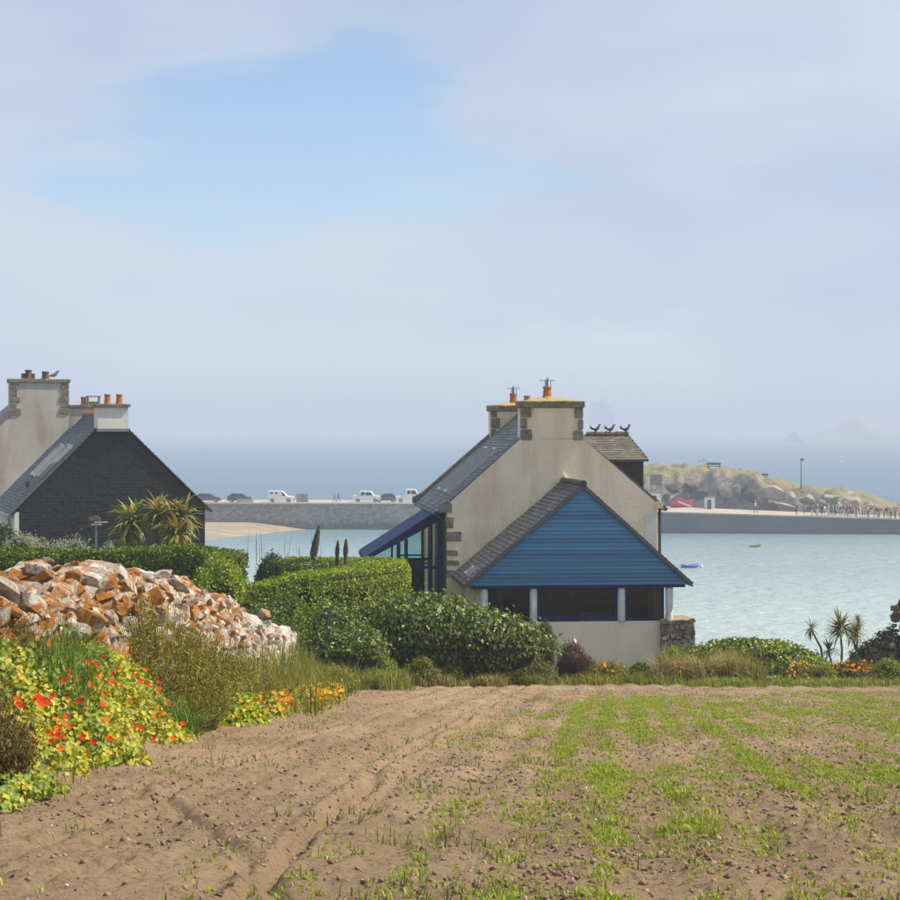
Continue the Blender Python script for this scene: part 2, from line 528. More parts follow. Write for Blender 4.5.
# soil of the field
def soil_mat():
    m, ns, ls, b = new_mat('field_soil')
    f1 = world_noise(ns, ls, 0.5, detail=5)
    f2 = world_noise(ns, ls, 22.0, detail=6, rough=0.7)
    r1 = ramp(ns, [(0.32, (0.400, 0.280, 0.175)), (0.68, (0.290, 0.197, 0.120))])
    ls.new(f1, r1.inputs['Fac'])
    r2 = ramp(ns, [(0.32, (0.45, 0.42, 0.40)), (0.47, (0.95, 0.95, 0.95)), (0.75, (1.14, 1.14, 1.14))])
    ls.new(f2, r2.inputs['Fac'])
    ls.new(mixrgb(ns, ls, 1.0, r1.outputs['Color'], r2.outputs['Color'], 'MULTIPLY'), b.inputs['Base Color'])
    b.inputs['Roughness'].default_value = 0.95
    b.inputs['Specular IOR Level'].default_value = 0.1
    add_bump(ns, ls, b, world_noise(ns, ls, 28.0, detail=8, rough=0.75), 1.0, 0.035)
    return m
M['soil'] = soil_mat()
M['clod'] = plain('dry_clod', (0.30, 0.205, 0.13), (0.19, 0.125, 0.078), 12.0, 0.95, 0.8, 60, 0.01, isl=0.35)
M['earth'] = plain('grassy_earth', (0.085, 0.095, 0.025), (0.16, 0.12, 0.055), 1.3, 0.95, 0.8, 12, 0.05)

# ------------------------------------------------------------------ terrain
GY = [-200, 0, 5, 50, 54, 58, 72, 88, 108, 160, 400]
GZ = [EYE - 1.6, EYE - 1.6, EYE - 1.65, EYE - 7.0, 8.15, 7.85, 7.35, 4.2, -0.6, -4.0, -4.5]
def zg(x, y):
    x, y = np.asarray(x, float), np.asarray(y, float)
    z = np.interp(y, GY, GZ)
    up = 0.62 * S(-2.85, -3.95, x) + 0.60 * S(-4.4, -5.3, x)
    up = up + 1.5 * S(-6, -12, x) * S(28, 58, y)
    return z + up * (1 - S(84, 112, y)) - 2.6 * S(6.0, 9.5, x) * S(53.5, 60, y) * (1 - S(80, 100, y))
def zg1(x, y):
    return float(zg(x, y))
FX0 = -3.05
def field_right(y):
    return 0.30 * y + 2.5
RUT = [(7.0, -0.95), (8.0, -0.86), (9.1, -0.76), (12.1, -0.70), (15, -0.58), (18, -0.38), (23, 0.0), (28.5, 0.47), (36, 1.1), (50, 2.2)]
def rut_x(y):
    return np.interp(y, [a for a, b in RUT], [b for a, b in RUT])
def relief(x, y):
    amp = 0.75 + 0.6 * S(0.42, 0.62, fbm2(x * .35, y * .35, 3, 41))
    n = (np.abs(fbm2(x * 5.2, y * 4.6, 3, 5) - .5) * 0.085 + (fbm2(x * 13, y * 12, 3, 9) - .5) * 0.060) * amp * (1 - .65 * S(16, 40, y))
    big = (fbm2(x * .7, y * .25, 2, 21) - .5) * 0.07 * (1 - .7 * S(25, 46, y))
    rows = 0.018 * np.sin((x - 0.09 * (y - 10)) * 2 * math.pi / 0.62)
    r = np.zeros_like(x)
    for cv, dep, wid in (([(6.5, -.62), (7.3, -.71), (8.7, -.97), (9.86, -1.29), (11.5, -1.75), (14, -2.3)], .034, .045), ([(6.2, -.35), (7.5, -.72), (8.3, -.80), (9.1, -.78)], .028, .05)):
        ok = (y > cv[0][0]) & (y < cv[-1][0])
        dx = x - np.interp(y, [c[0] for c in cv], [c[1] for c in cv]) - .03 * np.sin(y * 5)
        fade = S(cv[0][0], cv[0][0] + 1, y) * (1 - S(cv[-1][0] - 2.0, cv[-1][0], y))
        r = r + fade * np.where(ok, -dep * np.exp(-(dx / wid) ** 2) + dep * .5 * np.exp(-((np.abs(dx) - wid * 2) / wid) ** 2), 0)
    for off, dep, wid in ((0, .075, .055), (-.20, .03, .08), (-.95, .022, .10), (-1.35, .045, .07), (-1.55, .02, .1), (.95, .02, .12)):
        dx = x - rut_x(y) - off - 0.05 * np.sin(y * 1.1 + off * 9)
        wgt = 0.55 + 0.45 * vn2(y * .7, np.full_like(y, off * 7.0), 3)
        r = r - dep * wgt * np.exp(-(dx / wid) ** 2) + dep * .45 * wgt * np.exp(-((np.abs(dx) - wid * 2.0) / (wid * .8)) ** 2)
    return n + big + rows * S(-1.6, -.6, x) + r

# ground sheet
xs = np.unique(np.concatenate([np.linspace(-300, -40, 14), np.linspace(-40, -8, 28), np.linspace(-8, 20, 90), np.linspace(20, 40, 18), np.linspace(40, 300, 14)]))
ys = np.unique(np.concatenate([np.linspace(-200, 0, 12), np.linspace(0, 62, 150), np.linspace(62, 130, 40), np.linspace(130, 400, 12)]))
GXm, GYm = np.meshgrid(xs, ys)
GZm = zg(GXm, GYm) + (fbm2(GXm * .9, GYm * .9, 3, 77) - .5) * 0.12
inside = (GXm > FX0 + .2) & (GXm < field_right(GYm) - .3) & (GYm > 4.3) & (GYm < 49.2)
GZm = np.where(inside, GZm - 0.30, GZm)
nx, ny = len(xs), len(ys)
def grid_faces(nx, ny):
    i = np.arange(nx - 1)[None, :] + nx * np.arange(ny - 1)[:, None]
    return np.stack([i, i + 1, i + nx + 1, i + nx], -1).reshape(-1, 4)
me = np_mesh('ground', np.stack([GXm, GYm, GZm], -1).reshape(-1, 3), grid_faces(nx, ny), smooth=True)
tag(link('ground', me, M['earth']), 'grassy brown earth of the slope running down to the shore', 'ground', kind='structure')

# tilled field sheet, fine relief
nr, nc = 560, 400
fy = 4.0 * (50.0 / 4.0) ** (np.linspace(0, 1, nr))
tt = np.linspace(0, 1, nc)
FYm = np.repeat(fy[:, None], nc, 1)
FXm = FX0 + tt[None, :] * (field_right(fy)[:, None] - FX0)
FZm = zg(FXm, FYm) + 0.004 + relief(FXm, FYm)
me = np_mesh('field', np.stack([FXm, FYm, FZm], -1).reshape(-1, 3), grid_faces(nc, nr), smooth=True)
tag(link('field', me, M['soil']), 'bare tilled brown field with wheel ruts in the foreground', 'field', kind='structure')
def zf(x, y):
    return zg(x, y) + 0.004 + relief(np.asarray(x, float), np.asarray(y, float))

# sea
def sea_mat():
    m, ns, ls, b = new_mat('sea_water')
    g = ns.new('ShaderNodeNewGeometry')
    sx = ns.new('ShaderNodeSeparateXYZ')
    ls.new(g.outputs['Position'], sx.inputs[0])
    mr = node(ns, 'ShaderNodeMapRange')
    mr.inputs['From Min'].default_value = 120
    mr.inputs['From Max'].default_value = 420
    ls.new(sx.outputs['Y'], mr.inputs['Value'])
    nz = world_noise(ns, ls, 0.012, detail=4, stretch=(0.5, 1.2, 1))
    ad = node(ns, 'ShaderNodeMath', operation='MULTIPLY_ADD')
    ls.new(nz, ad.inputs[0])
    ad.inputs[1].default_value = 0.5
    sb = node(ns, 'ShaderNodeMath', operation='SUBTRACT')
    ls.new(mr.outputs[0], sb.inputs[0])
    sb.inputs[1].default_value = 0.25
    ls.new(sb.outputs[0], ad.inputs[2])
    r = ramp(ns, [(0.0, (0.44, 0.53, 0.50)), (0.35, (0.27, 0.37, 0.38)), (0.7, (0.09, 0.18, 0.24)), (1.0, (0.06, 0.13, 0.20))])
    ls.new(ad.outputs[0], r.inputs['Fac'])
    ls.new(r.outputs['Color'], b.inputs['Base Color'])
    b.inputs['Roughness'].default_value = 0.22
    b.inputs['IOR'].default_value = 1.33
    w1 = world_noise(ns, ls, 0.55, detail=6, rough=0.6, stretch=(0.6, 1, 1))
    add_bump(ns, ls, b, w1, 1.0, 1.3)
    return m
M['sea'] = sea_mat()
n = 64
ring = [(9000 * math.cos(2 * math.pi * k / n), 9000 * math.sin(2 * math.pi * k / n), 0.0) for k in range(n)]
mb = MB(); mb.add(ring, [tuple(range(n))])
tag(mb.build('sea', M['sea']), 'pale turquoise sea of the bay fading into mist', 'sea', kind='structure')

# ------------------------------------------------------------------ houses
class Frame:
    """local frame of a house: u to the right along its gable, v away from the camera, z up"""
    def __init__(self, px, d, z0, theta):
        self.O = Vector((XP(px, d), d, z0))
        self.th = theta
        self.r = Vector((math.cos(theta), math.sin(theta), 0))
        self.a = Vector((-math.sin(theta), math.cos(theta), 0))
    def uz(self, px, py, v=0.0):
        C = Vector((0, 0, EYE))
        d = Vector(((px - 450) / F, 1, -(py - HZ) / F))
        t = ((self.O + self.a * v - C).dot(self.a)) / d.dot(self.a)
        p = C + d * t
        return ((p - self.O).dot(self.r), p.z - self.O.z)
    def u(self, px, v=0.0): return self.uz(px, HZ, v)[0]
    def z(self, px, py, v=0.0): return self.uz(px, py, v)[1]

def slates(mb, A, eu, ev, H, interval, course=0.19, width=0.24, lift=0.02, seed=1, tint=(0.75, 1.25), warm=0.0):
    rr = random.Random(seed)
    eu, ev, A = Vector(eu).normalized(), Vector(ev).normalized(), Vector(A)
    n = eu.cross(ev).normalized()
    rows = int(math.ceil(H / course))
    for j in range(rows):
        t0, t1 = j * course, min((j + 1) * course + 0.02, H)
        lo, hi = interval(min((j + .5) * course, H))
        x = lo - (width * .5 if j % 2 else 0)
        while x < hi:
            w = width * rr.uniform(.85, 1.15)
            x0, x1 = max(x, lo), min(x + w - 0.006, hi)
            if x1 - x0 > 0.02:
                l = lift * rr.uniform(.7, 1.5)
                k = rr.uniform(*tint)
                wm = rr.random() * warm
                c = (k * (1 + wm), k * (1 + wm * .4), k * (1 - wm * .5))
                p = [A + eu * x0 + ev * (t0 - .015) + n * l, A + eu * x1 + ev * (t0 - .015) + n * l,
                     A + eu * x1 + ev * t1 + n * .004, A + eu * x0 + ev * t1 + n * .004,
                     A + eu * x0 + ev * (t0 - .015) + n * (-.003), A + eu * x1 + ev * (t0 - .015) + n * (-.003)]
                mb.add(p, [(0, 1, 2, 3), (4, 5, 1, 0), (4, 0, 3), (5, 2, 1)], c)
            x += w

def rounded_block(w, d, h, seed, jit=0.12):
    """a rough dressed stone: box with its corners cut unevenly, centred, convex hull"""
    rr = random.Random(seed)
    bm = bmesh.new()
    for sx in (-1, 1):
        for sy in (-1, 1):
            for sz in (-1, 1):
                for k in range(3):
                    c = [sx * w * .5, sy * d * .5, sz * h * .5]
                    c[k] *= 1 - rr.uniform(.10, .10 + 2.2 * jit)
                    c[(k + 1) % 3] *= 1 - rr.uniform(0, jit * .5)
                    bm.verts.new(c)
    bmesh.ops.convex_hull(bm, input=bm.verts)
    bmesh.ops.delete(bm, geom=[v for v in bm.verts if not v.link_faces], context='VERTS')
    me = bpy.data.meshes.new('block')
    bm.to_mesh(me)
    bm.free()
    return me
BLOCKS = [rounded_block(1, 1, 1, s, 0.14) for s in range(6)]

def block(name, c, size, mat, parent, i=0):
    me = BLOCKS[i % 6]
    o = link(name, me, None, parent)
    if not me.materials: me.materials.append(mat)
    o.material_slots[0].link = 'OBJECT'
    o.material_slots[0].material = mat
    o.location = c
    o.scale = size
    return o

def pot(parent, u, v, z, r, h, mat, cowl=False, name='chimney_pot'):
    mb = MB().lathe(u, v, [(r * 1.12, z), (r * 1.12, z + h * .12), (r, z + h * .16), (r * .86, z + h * .8), (r * 1.02, z + h * .83), (r * 1.0, z + h), (r * .75, z + h), (r * .7, z + h * .7)], 14)
    o = mb.build(name, mat, parent, smooth=False)
    if cowl:
        c = MB()
        for a in range(3):
            x, y = u + r * .8 * math.cos(a * 2.1), v + r * .8 * math.sin(a * 2.1)
            c.tube([(x, y, z + h * .9), (x, y, z + h + r * 1.3)], .012, 5)
        c.tube([(u, v, z + h * .6), (u, v, z + h + r * 1.9)], r * .22, 8)
        c.box(u - r * 1.7, u + r * 1.7, v - r * .8, v + r * .8, z + h + r * 1.3, z + h + r * 1.42)
        c.build('cowl', M['metal_grey'], parent)
    return o

# ---------- the cream house with the blue porch
FH = Frame(550, 60.0, 7.5, R(5.5))
house = empty('cream_house', 'cream rendered house with slate roof and blue boarded gable porch above the bay', 'house', FH.O, FH.th)
L = 9.0
uL, uR = FH.u(447), FH.u(657.5)
kl, kr = FH.uz(446, 504.5), FH.uz(661, 503)
cl, cr = FH.uz(521, 438.5), FH.uz(583.5, 439)
zb = -1.2
poly = [(uL, zb), (uR, zb), (uR, kr[1] - .02), cr, cl, (uL, kl[1] - .02)]
MB().prism(poly, 0, .45).build('gable_wall', M['plaster'], house)
sL = (cl[1] - kl[1]) / (cl[0] - kl[0])
sR = (cr[1] - kr[1]) / (cr[0] - kr[0])
uA = (cl[1] - sL * cl[0] - cr[1] + sR * cr[0]) / (sR - sL)
zA = cl[1] + sL * (uA - cl[0])
# side walls and far gable
MB().box(uL, uL + .45, .45, L, zb, kl[1] - .25).build('side_wall', M['plaster'], house)
MB().box(uR - .45, uR, .45, L, zb, kr[1] - .25).build('side_wall', M['plaster'], house)
far = [(uL, zb), (uR, zb), (uR, kr[1] + .10), (uA, zA + .13), (uL - .12, kl[1] + .06)]
MB().prism(far, L, L + .45).build('far_gable_wall', M['granite'], house)
# roof: two slabs under slates
def roof_slab(p_eave, p_ridge, v0, v1, th=.10):
    (ue, ze), (ur, zr) = p_eave, p_ridge
    n = Vector((-(zr - ze), 0, ur - ue)).normalized()
    if n.z < 0: n = -n
    o = n * -th
    a = [Vector((ue, v0, ze)), Vector((ur, v0, zr)), Vector((ur, v1, zr)), Vector((ue, v1, ze))]
    return MB().hexa([p + o for p in a] + a if n.x < 0 else [p + o for p in a] + a)
eaveL = (kl[0] - .28, kl[1] - .28 * sL)
eaveR = (kr[0] + .25, kr[1] + .25 * sR)
roof = roof_slab(eaveL, (uA, zA), .04, L - .02).build('roof', M['slate'], house)
roof_slab(eaveR, (uA, zA), .04, L - .02).build('roof', M['slate'], house)
mb = MB()
slL = Vector((uA - eaveL[0], 0, zA - eaveL[1]))
slates(mb, (eaveL[0], L - .02, eaveL[1]), (0, -1, 0), slL, slL.length, lambda t: (0, L - .05), .15, .21, .020, 3, (.7, 1.25))
slR = Vector((uA - eaveR[0], 0, zA - eaveR[1]))
slates(mb, (eaveR[0], .04, eaveR[1]), (0, 1, 0), slR, slR.length, lambda t: (0, L - .05), .15, .21, .020, 4, (.7, 1.25))
tag(mb.build('slate_courses', M['slate'], roof), kind='stuff')
MB().prism([(uA - .16, zA - .10), (uA + .16, zA - .10), (uA + .05, zA + .06), (uA - .05, zA + .06)], .9, L - .9).build('ridge_cap', M['terracotta_old'], roof)
# skylights on the left slope: long narrow frames
def skylight(v0, v1, s0, s1, parent=roof, e=eaveL, sl=slL):
    d = sl.normalized()
    n = Vector((-d.z, 0, d.x))
    if n.z < 0: n = -n
    E = Vector((e[0], 0, e[1]))
    def P(s, v, h): return E + d * s + Vector((0, v, 0)) + n * h
    f = MB()
    w = .07
    for a0, a1, b0, b1 in ((s0, s1, v0, v0 + w), (s0, s1, v1 - w, v1), (s0, s0 + w, v0 + w, v1 - w), (s1 - w, s1, v0 + w, v1 - w)):
        f.hexa([P(a0, b1, 0), P(a0, b0, 0), P(a1, b0, 0), P(a1, b1, 0), P(a0, b1, .15), P(a0, b0, .15), P(a1, b0, .15), P(a1, b1, .15)])
    s = f.build('skylight', M['frame_pale'], parent)
    MB().hexa([P(s0 + w, v1 - w, .02), P(s0 + w, v0 + w, .02), P(s1 - w, v0 + w, .02), P(s1 - w, v1 - w, .02),
               P(s0 + w, v1 - w, .11), P(s0 + w, v0 + w, .11), P(s1 - w, v0 + w, .11), P(s1 - w, v1 - w, .11)]).build('skylight_pane', M['sky_glass'], parent)
skylight(2.1, 2.95, .75, 3.05)
skylight(4.6, 5.45, .75, 3.05)
# kneeler stones at the eaves
kneel = MB().prism([(uL - .22, kl[1] - .26), (uL + .16, kl[1] - .26), (uL + .16, kl[1] + .02), (uL + .02, kl[1] + .14), (uL - .22, kl[1] + .0)], -.04, .5).build('kneeler_stone', M['granite'], house)
MB().prism([(uR - .12, kr[1] - .18), (uR + .18, kr[1] - .18), (uR + .22, kr[1] + .02), (uR - .05, kr[1] + .06)], -.04, .5).build('kneeler_stone', M['plaster'], house)
MB().prism([(uL - .45, kl[1] - .30), (uL - .0, kl[1] - .30), (uL + .05, kl[1] + .16), (uL - .45, kl[1] - .10)], L - .1, L + .5).build('kneeler_stone', M['granite'], house)
# gutter and downpipes
MB().tube([(eaveL[0] - .05, .1, eaveL[1] - .07), (eaveL[0] - .05, L, eaveL[1] - .10)], .065, 8).build('gutter', M['metal_dark'], house)
MB().tube([(eaveL[0] - .05, .2, eaveL[1] - .1), (uL - .07, .12, eaveL[1] - .35), (uL - .07, .12, -.8)], .05, 8).build('downpipe', M['metal_dark'], house)
MB().tube([(uR + .10, .12, kr[1] - .16), (uR + .10, .12, -.8)], .05, 8).build('downpipe', M['metal_dark'], house)
# chimneys
def chimney(parent, name, u0, u1, v0, v1, z0, z1, capz, mat, capmat, over=.08):
    st = MB().box(u0, u1, v0, v1, z0, z1).build(name, mat, parent)
    n = max(2, int((u1 - u0) / .42))
    for i in range(n):
        a = u0 - over + (u1 - u0 + 2 * over) * i / n
        b_ = u0 - over + (u1 - u0 + 2 * over) * (i + 1) / n
        block('cap_stone', ((a + b_) / 2, (v0 + v1) / 2, (z1 + capz) / 2), (b_ - a + .012, v1 - v0 + 2 * over, capz - z1 + .01), capmat, st, i)
    return st
cu0, cu1 = FH.u(521.5), FH.u(582.5)
zc1, zcap = FH.z(550, 407.5), FH.z(550, 401)
ch1 = chimney(house, 'chimney', cu0, cu1, 0, .95, cl[1], zc1, zcap, M['plaster'], M['granite_cap'])
def flaunch(parent, u0, u1, v0, v1, z, h):
    uc, vc = (u0 + u1) / 2, (v0 + v1) / 2
    m = MB()
    m.hexa([(u0, v0, z - .01), (u1, v0, z - .01), (u1, v1, z - .01), (u0, v1, z - .01),
            (uc - .45, vc - .16, z + h), (uc + .40, vc - .16, z + h * .8), (uc + .40, vc + .16, z + h * .8), (uc - .45, vc + .16, z + h)])
    return m.build('mortar_bed', M['lichen'], parent)
flaunch(ch1, cu0 + .05, cu1 - .05, .05, .9, zcap, .13)
pu = FH.u(547.3, .45)
pot(ch1, pu, .45, FH.z(547, 397.5, .45), .15, FH.z(547, 386.5, .45) - FH.z(547, 397.5, .45), M['terracotta'], True)
MB().lathe(pu, .45, [(.30, zcap + .02), (.22, zcap + .10), (.17, FH.z(547, 396.5, .45))], 12).build('mortar_collar', M['lichen'], ch1)
v2 = L - .5
ch2 = chimney(house, 'chimney', cu0 + .0, cu1 + .0, v2, L + .4, cl[1] - .3, zc1 - .02, zcap - .02, M['plaster'], M['granite_cap'])
flaunch(ch2, cu0 + .05, cu1 - .05, v2 + .05, L + .35, zcap - .02, .11)
pot(ch2, FH.u(513.4, L), L, zcap, .15, .44, M['terracotta'], True)
pot(ch2, FH.u(527, L), L, zcap, .13, .36, M['terracotta'])
# quoin stones on the gable edge and the chimneys
def quoin(parent, x0, y0, x1, y1, v, i, mat='granite', fr=FH, proud=.03):
    a, b_ = fr.uz(x0, y1, v), fr.uz(x1, y0, v)
    block('quoin', ((a[0] + b_[0]) / 2, v + .10 - proud, (a[1] + b_[1]) / 2), (b_[0] - a[0], .20, b_[1] - a[1]), M[mat], parent, i)
for i, q in enumerate([(520.8, 408, 531.5, 417.5), (520.8, 418.5, 527, 428.5), (520.8, 429.5, 532, 440),
                       (574.5, 408, 583.2, 418), (578, 419.5, 583.2, 429.5), (573, 430.5, 583.2, 440)]):
    quoin(ch1, *q, 0, i)
for i, q in enumerate([(491, 408, 497, 417), (491, 418, 500, 428), (491, 429, 496, 437)]):
    quoin(ch2, *q, v2, i)
for i, q in enumerate([(446.8, 517, 453.5, 528), (446.8, 531.5, 461.5, 541), (446.8, 550, 457.5, 555.5), (446.8, 560, 459.5, 565), (446.8, 570, 455, 577)]):
    quoin(house, *q, 0, i)
a, b_ = FH.uz(645, 562), FH.uz(656.5, 514)
MB().box(a[0], b_[0], -.012, .1, a[1] - 1.0, b_[1]).build('repaired_render', M['plaster_white'], house)

# dormer on the right slope
v0, v1 = 2.6, 4.8
vm = (v0 + v1) / 2
de = FH.uz(647, 459.5, v0)                     # eave corner of the near cheek
dr = FH.uz(628, 434.5, vm)
dL = FH.u(600, v0)
zdb = kr[1] + .3
mb = MB().box(uA + .7, de[0] - .10, v0 + .12, v1 - .12, zdb, de[1] - .02)
dorm = mb.build('dormer', M['slate_dark'], house)
mb = MB()
for sgn, va in ((1, v0), (-1, v1)):
    pass
e0, e1 = Vector((uA + .2, v0 - .05, de[1])), Vector((de[0] + .05, v0 - .05, de[1]))
r0, r1 = Vector((uA + .2, vm, dr[1])), Vector((dr[0], vm, dr[1]))
e2, e3 = Vector((uA + .2, v1 + .05, de[1])), Vector((de[0] + .05, v1 + .05, de[1]))
lo = Vector((0, 0, -.07))
mb.add([e0, e1, r1, r0, e2, e3, e0 + lo, e1 + lo, e3 + lo, e2 + lo], [(0, 1, 2, 3), (5, 4, 3, 2), (1, 5, 2), (6, 7, 1, 0), (7, 8, 5, 1), (8, 9, 4, 5), (9, 8, 7, 6)])
drf = mb.build('dormer_roof', M['slate_brown'], house)
mb = MB()
ev = (r0 - e0); evl = ev.length; Lr, Le = (r1 - r0).length, (e1 - e0).length
slates(mb, e0, (1, 0, 0), ev, evl, lambda t: (0, Le + (Lr - Le) * t / evl), .13, .20, .016, 8, (.75, 1.25), .08)
hp = (r1 - (e1 + e3) / 2)
slates(mb, e1, (0, 1, 0), hp, hp.length, lambda t: (1.15 * t / hp.length, (e3 - e1).length - 1.15 * t / hp.length), .13, .20, .016, 9, (.75, 1.25), .08)
tag(mb.build('slate_courses', M['slate_brown'], drf), kind='stuff')
for i in range(4):
    a_, b_ = FH.u(586.5 + 10.4 * i, vm), FH.u(586.5 + 10.4 * (i + 1), vm)
    MB().tube([(a_, vm, dr[1] + .0), (b_ - .05, vm, dr[1] + .0)], .10, 10).tube([(b_ - .06, vm, dr[1] + .0), (b_, vm, dr[1] + .0)], .125, 10).build('ridge_tile', M['terracotta_old'], drf)
for pxf in (595.5, 610, 625.5):           # little bird-shaped finials
    c = FH.u(pxf, vm)
    z = dr[1] + .08
    m = MB()
    m.tube([(c, vm, z - .05), (c, vm, z + .08)], .035, 6)
    m.tube([(c - .20, vm, z + .22), (c - .10, vm, z + .15), (c, vm, z + .12), (c + .10, vm, z + .17), (c + .15, vm, z + .27), (c + .17, vm, z + .33), (c + .25, vm, z + .32)], [.02, .045, .075, .06, .04, .045, .012], 6)
    m.hexa([(c - .24, vm - .03, z + .17), (c - .14, vm - .03, z + .12), (c - .14, vm + .03, z + .12), (c - .24, vm + .03, z + .17),
            (c - .24, vm - .03, z + .31), (c - .16, vm - .03, z + .21), (c - .16, vm + .03, z + .21), (c - .24, vm + .03, z + .31)])
    m.v = [(c + (a_ - c) * .8, vm + (b_ - vm) * 1.3, z - .05 + (q_ - z + .05) * .82) for a_, b_, q_ in m.v]
    m.build('ridge_finial', M['metal_dark'], drf)

# glazed lean-to on the left side
vc, vd = .70, 4.6
t0, t1 = FH.uz(441.5, 508, vc), FH.uz(364, 557.5, vc)
lean = MB().hexa([(t1[0], vc, t1[1] - .14), (t0[0], vc, t0[1] - .40), (t0[0], vd, t0[1] - .40), (t1[0], vd, t1[1] - .14),
                  (t1[0], vc, t1[1]), (t0[0], vc, t0[1]), (t0[0], vd, t0[1]), (t1[0], vd, t1[1])]).build('lean_to', M['navy'], house)
ztop = lambda px, v=vc: None
def lean_under(u, v=vc):
    k = (u - t1[0]) / (t0[0] - t1[0])
    return (t1[1] - .14) * (1 - k) + (t0[1] - .40) * k
zt = FH.z(420, 567.5, vc)
zbot = -1.0
for vv in (vc, vd):
    for pxa, pxb in ((398.5, 400.5), (404.5, 408), (430.5, 433), (438, 441.5)):
        ua, ub = FH.u(pxa, vc), FH.u(pxb, vc)
        MB().box(ua, ub, vv + .02, vv + .12, zt + .05 if pxa < 402 else zbot, lean_under(ua) + .03).build('glazing_post', M['navy'], lean)
    ua, ub = FH.u(372, vc), FH.u(441, vc)
    MB().box(ua, ub, vv + .03, vv + .11, zt - .05, zt + .05).build('transom', M['navy'], lean)
    MB().box(FH.u(406, vc), FH.u(432, vc), vv + .035, vv + .10, FH.z(420, 563, vc) - .04, FH.z(420, 563, vc) + .02).build('transom', M['navy'], lean)
    MB().box(ua, ub, vv + .04, vv + .10, zbot, zbot + .1).build('sill', M['navy'], lean)
    pts = [(FH.u(p, vc), 0) for p in (372, 399.5, 406, 431.5, 440)]
    for (ua, _), (ub, _) in zip(pts[:-1], pts[1:]):
        MB().prism([(ua, zt), (ub, zt), (ub, lean_under(ub) + .02), (ua, lean_under(ua) + .02)], vv + .06, vv + .075).build('pane', M['glass'], lean)
        MB().prism([(ua, zbot), (ub, zbot), (ub, zt), (ua, zt)], vv + .06, vv + .075).build('pane', M['glass'], lean)
MB().box(t1[0] + .1, t1[0] + .22, vc, vd, zbot, t1[1] - .1).build('side_wall', M['navy'], lean)
MB().box(FH.u(372, vc), FH.u(434, vc), vd + .2, vd + .5, zbot, zt - .02).build('reflection_wall', M['rubble'], lean)  # added dark wall stands in for the reflection below the transom

# porch with blue boarded gable
vp = -4.0
pa, pl, pr = FH.uz(583, 487.5, vp), FH.uz(467.5, 586.3, vp), FH.uz(689, 583.6, vp)
zE = (pl[1] + pr[1]) / 2
porch = MB().prism([(pl[0] + .03, zE + .02), (pr[0] - .06, zE + .02), (pa[0], pa[1] - .05)], vp + .03, vp + .10).build('porch', M['navy'], house)
H = pa[1] - zE
nb = 25
for i in range(nb):
    za, zb_ = zE + H * i / nb, zE + H * (i + 1) / nb + .012
    def edge(z, s):
        k = (z - zE) / H
        return pl[0] * (1 - k) + pa[0] * k if s < 0 else pr[0] * (1 - k) + pa[0] * k
    l0, r0_, l1, r1_ = edge(za, -1), edge(za, 1), edge(min(zb_, pa[1] - .03), -1), edge(min(zb_, pa[1] - .03), 1)
    zt_ = min(zb_, pa[1] - .03)
    k = random.uniform(.74, 1.20)
    m = MB()
    m.cur = (k, k * random.uniform(.97, 1.03), k)
    fr_, bk = vp - .020 + random.uniform(-.010, .006), vp + .028
    m.hexa([(l0, fr_, za), (r0_, fr_, za), (r0_, bk, za), (l0, bk, za), (l1, vp + .012, zt_), (r1_, vp + .012, zt_), (r1_, bk, zt_), (l1, bk, zt_)])
    m.build('board', M['blue'], porch)
# porch roof
oh = .10
ov = .05
pe_l, pe_r = (pl[0] - .10, zE - .05), (pr[0] + .10, zE - .05)
def pslab(e, nm, th=.09):
    a = [Vector((e[0], vp - oh, e[1])), Vector((pa[0], vp - oh, pa[1] + .02)), Vector((pa[0], -.02, pa[1] + .02)), Vector((e[0], -.02, e[1]))]
    o = Vector((0, 0, -th * .4)); t_ = Vector((0, 0, th))
    return MB().hexa([p + o for p in a] + [p + t_ for p in a]).build(nm, M['slate'], house)
prf = pslab(pe_l, 'porch_roof')
pslab(pe_r, 'porch_roof')
mb = MB()
sl = Vector((pa[0] - pe_l[0], 0, pa[1] + .02 - pe_l[1]))
slates(mb, (pe_l[0], -.02, pe_l[1] + .09), (0, -1, 0), sl, sl.length, lambda t: (0, -vp + oh - .02), .16, .22, .022, 12, (.6, 1.15), .12)
sl2 = Vector((pa[0] - pe_r[0], 0, pa[1] + .02 - pe_r[1]))
slates(mb, (pe_r[0], vp - oh, pe_r[1] + .09), (0, 1, 0), sl2, sl2.length, lambda t: (0, -vp + oh - .02), .16, .22, .022, 13, (.6, 1.15), .12)
tag(mb.build('slate_courses', M['slate'], prf), kind='stuff')
MB().tube([(pa[0], vp - oh - .02, pa[1] + .12), (pa[0], .0, pa[1] + .12)], .11, 8).build('ridge_cap', M['metal_dark'], prf)
MB().prism([(pa[0] - .18, pa[1] + .05), (pa[0] + .18, pa[1] + .05), (pa[0], pa[1] + .36)], -.10, .02).build('ridge_mortar', M['plaster'], prf)
skylight(-3.35, -2.9, .25, .62, prf, (pe_l[0], pe_l[1] + .10), sl)
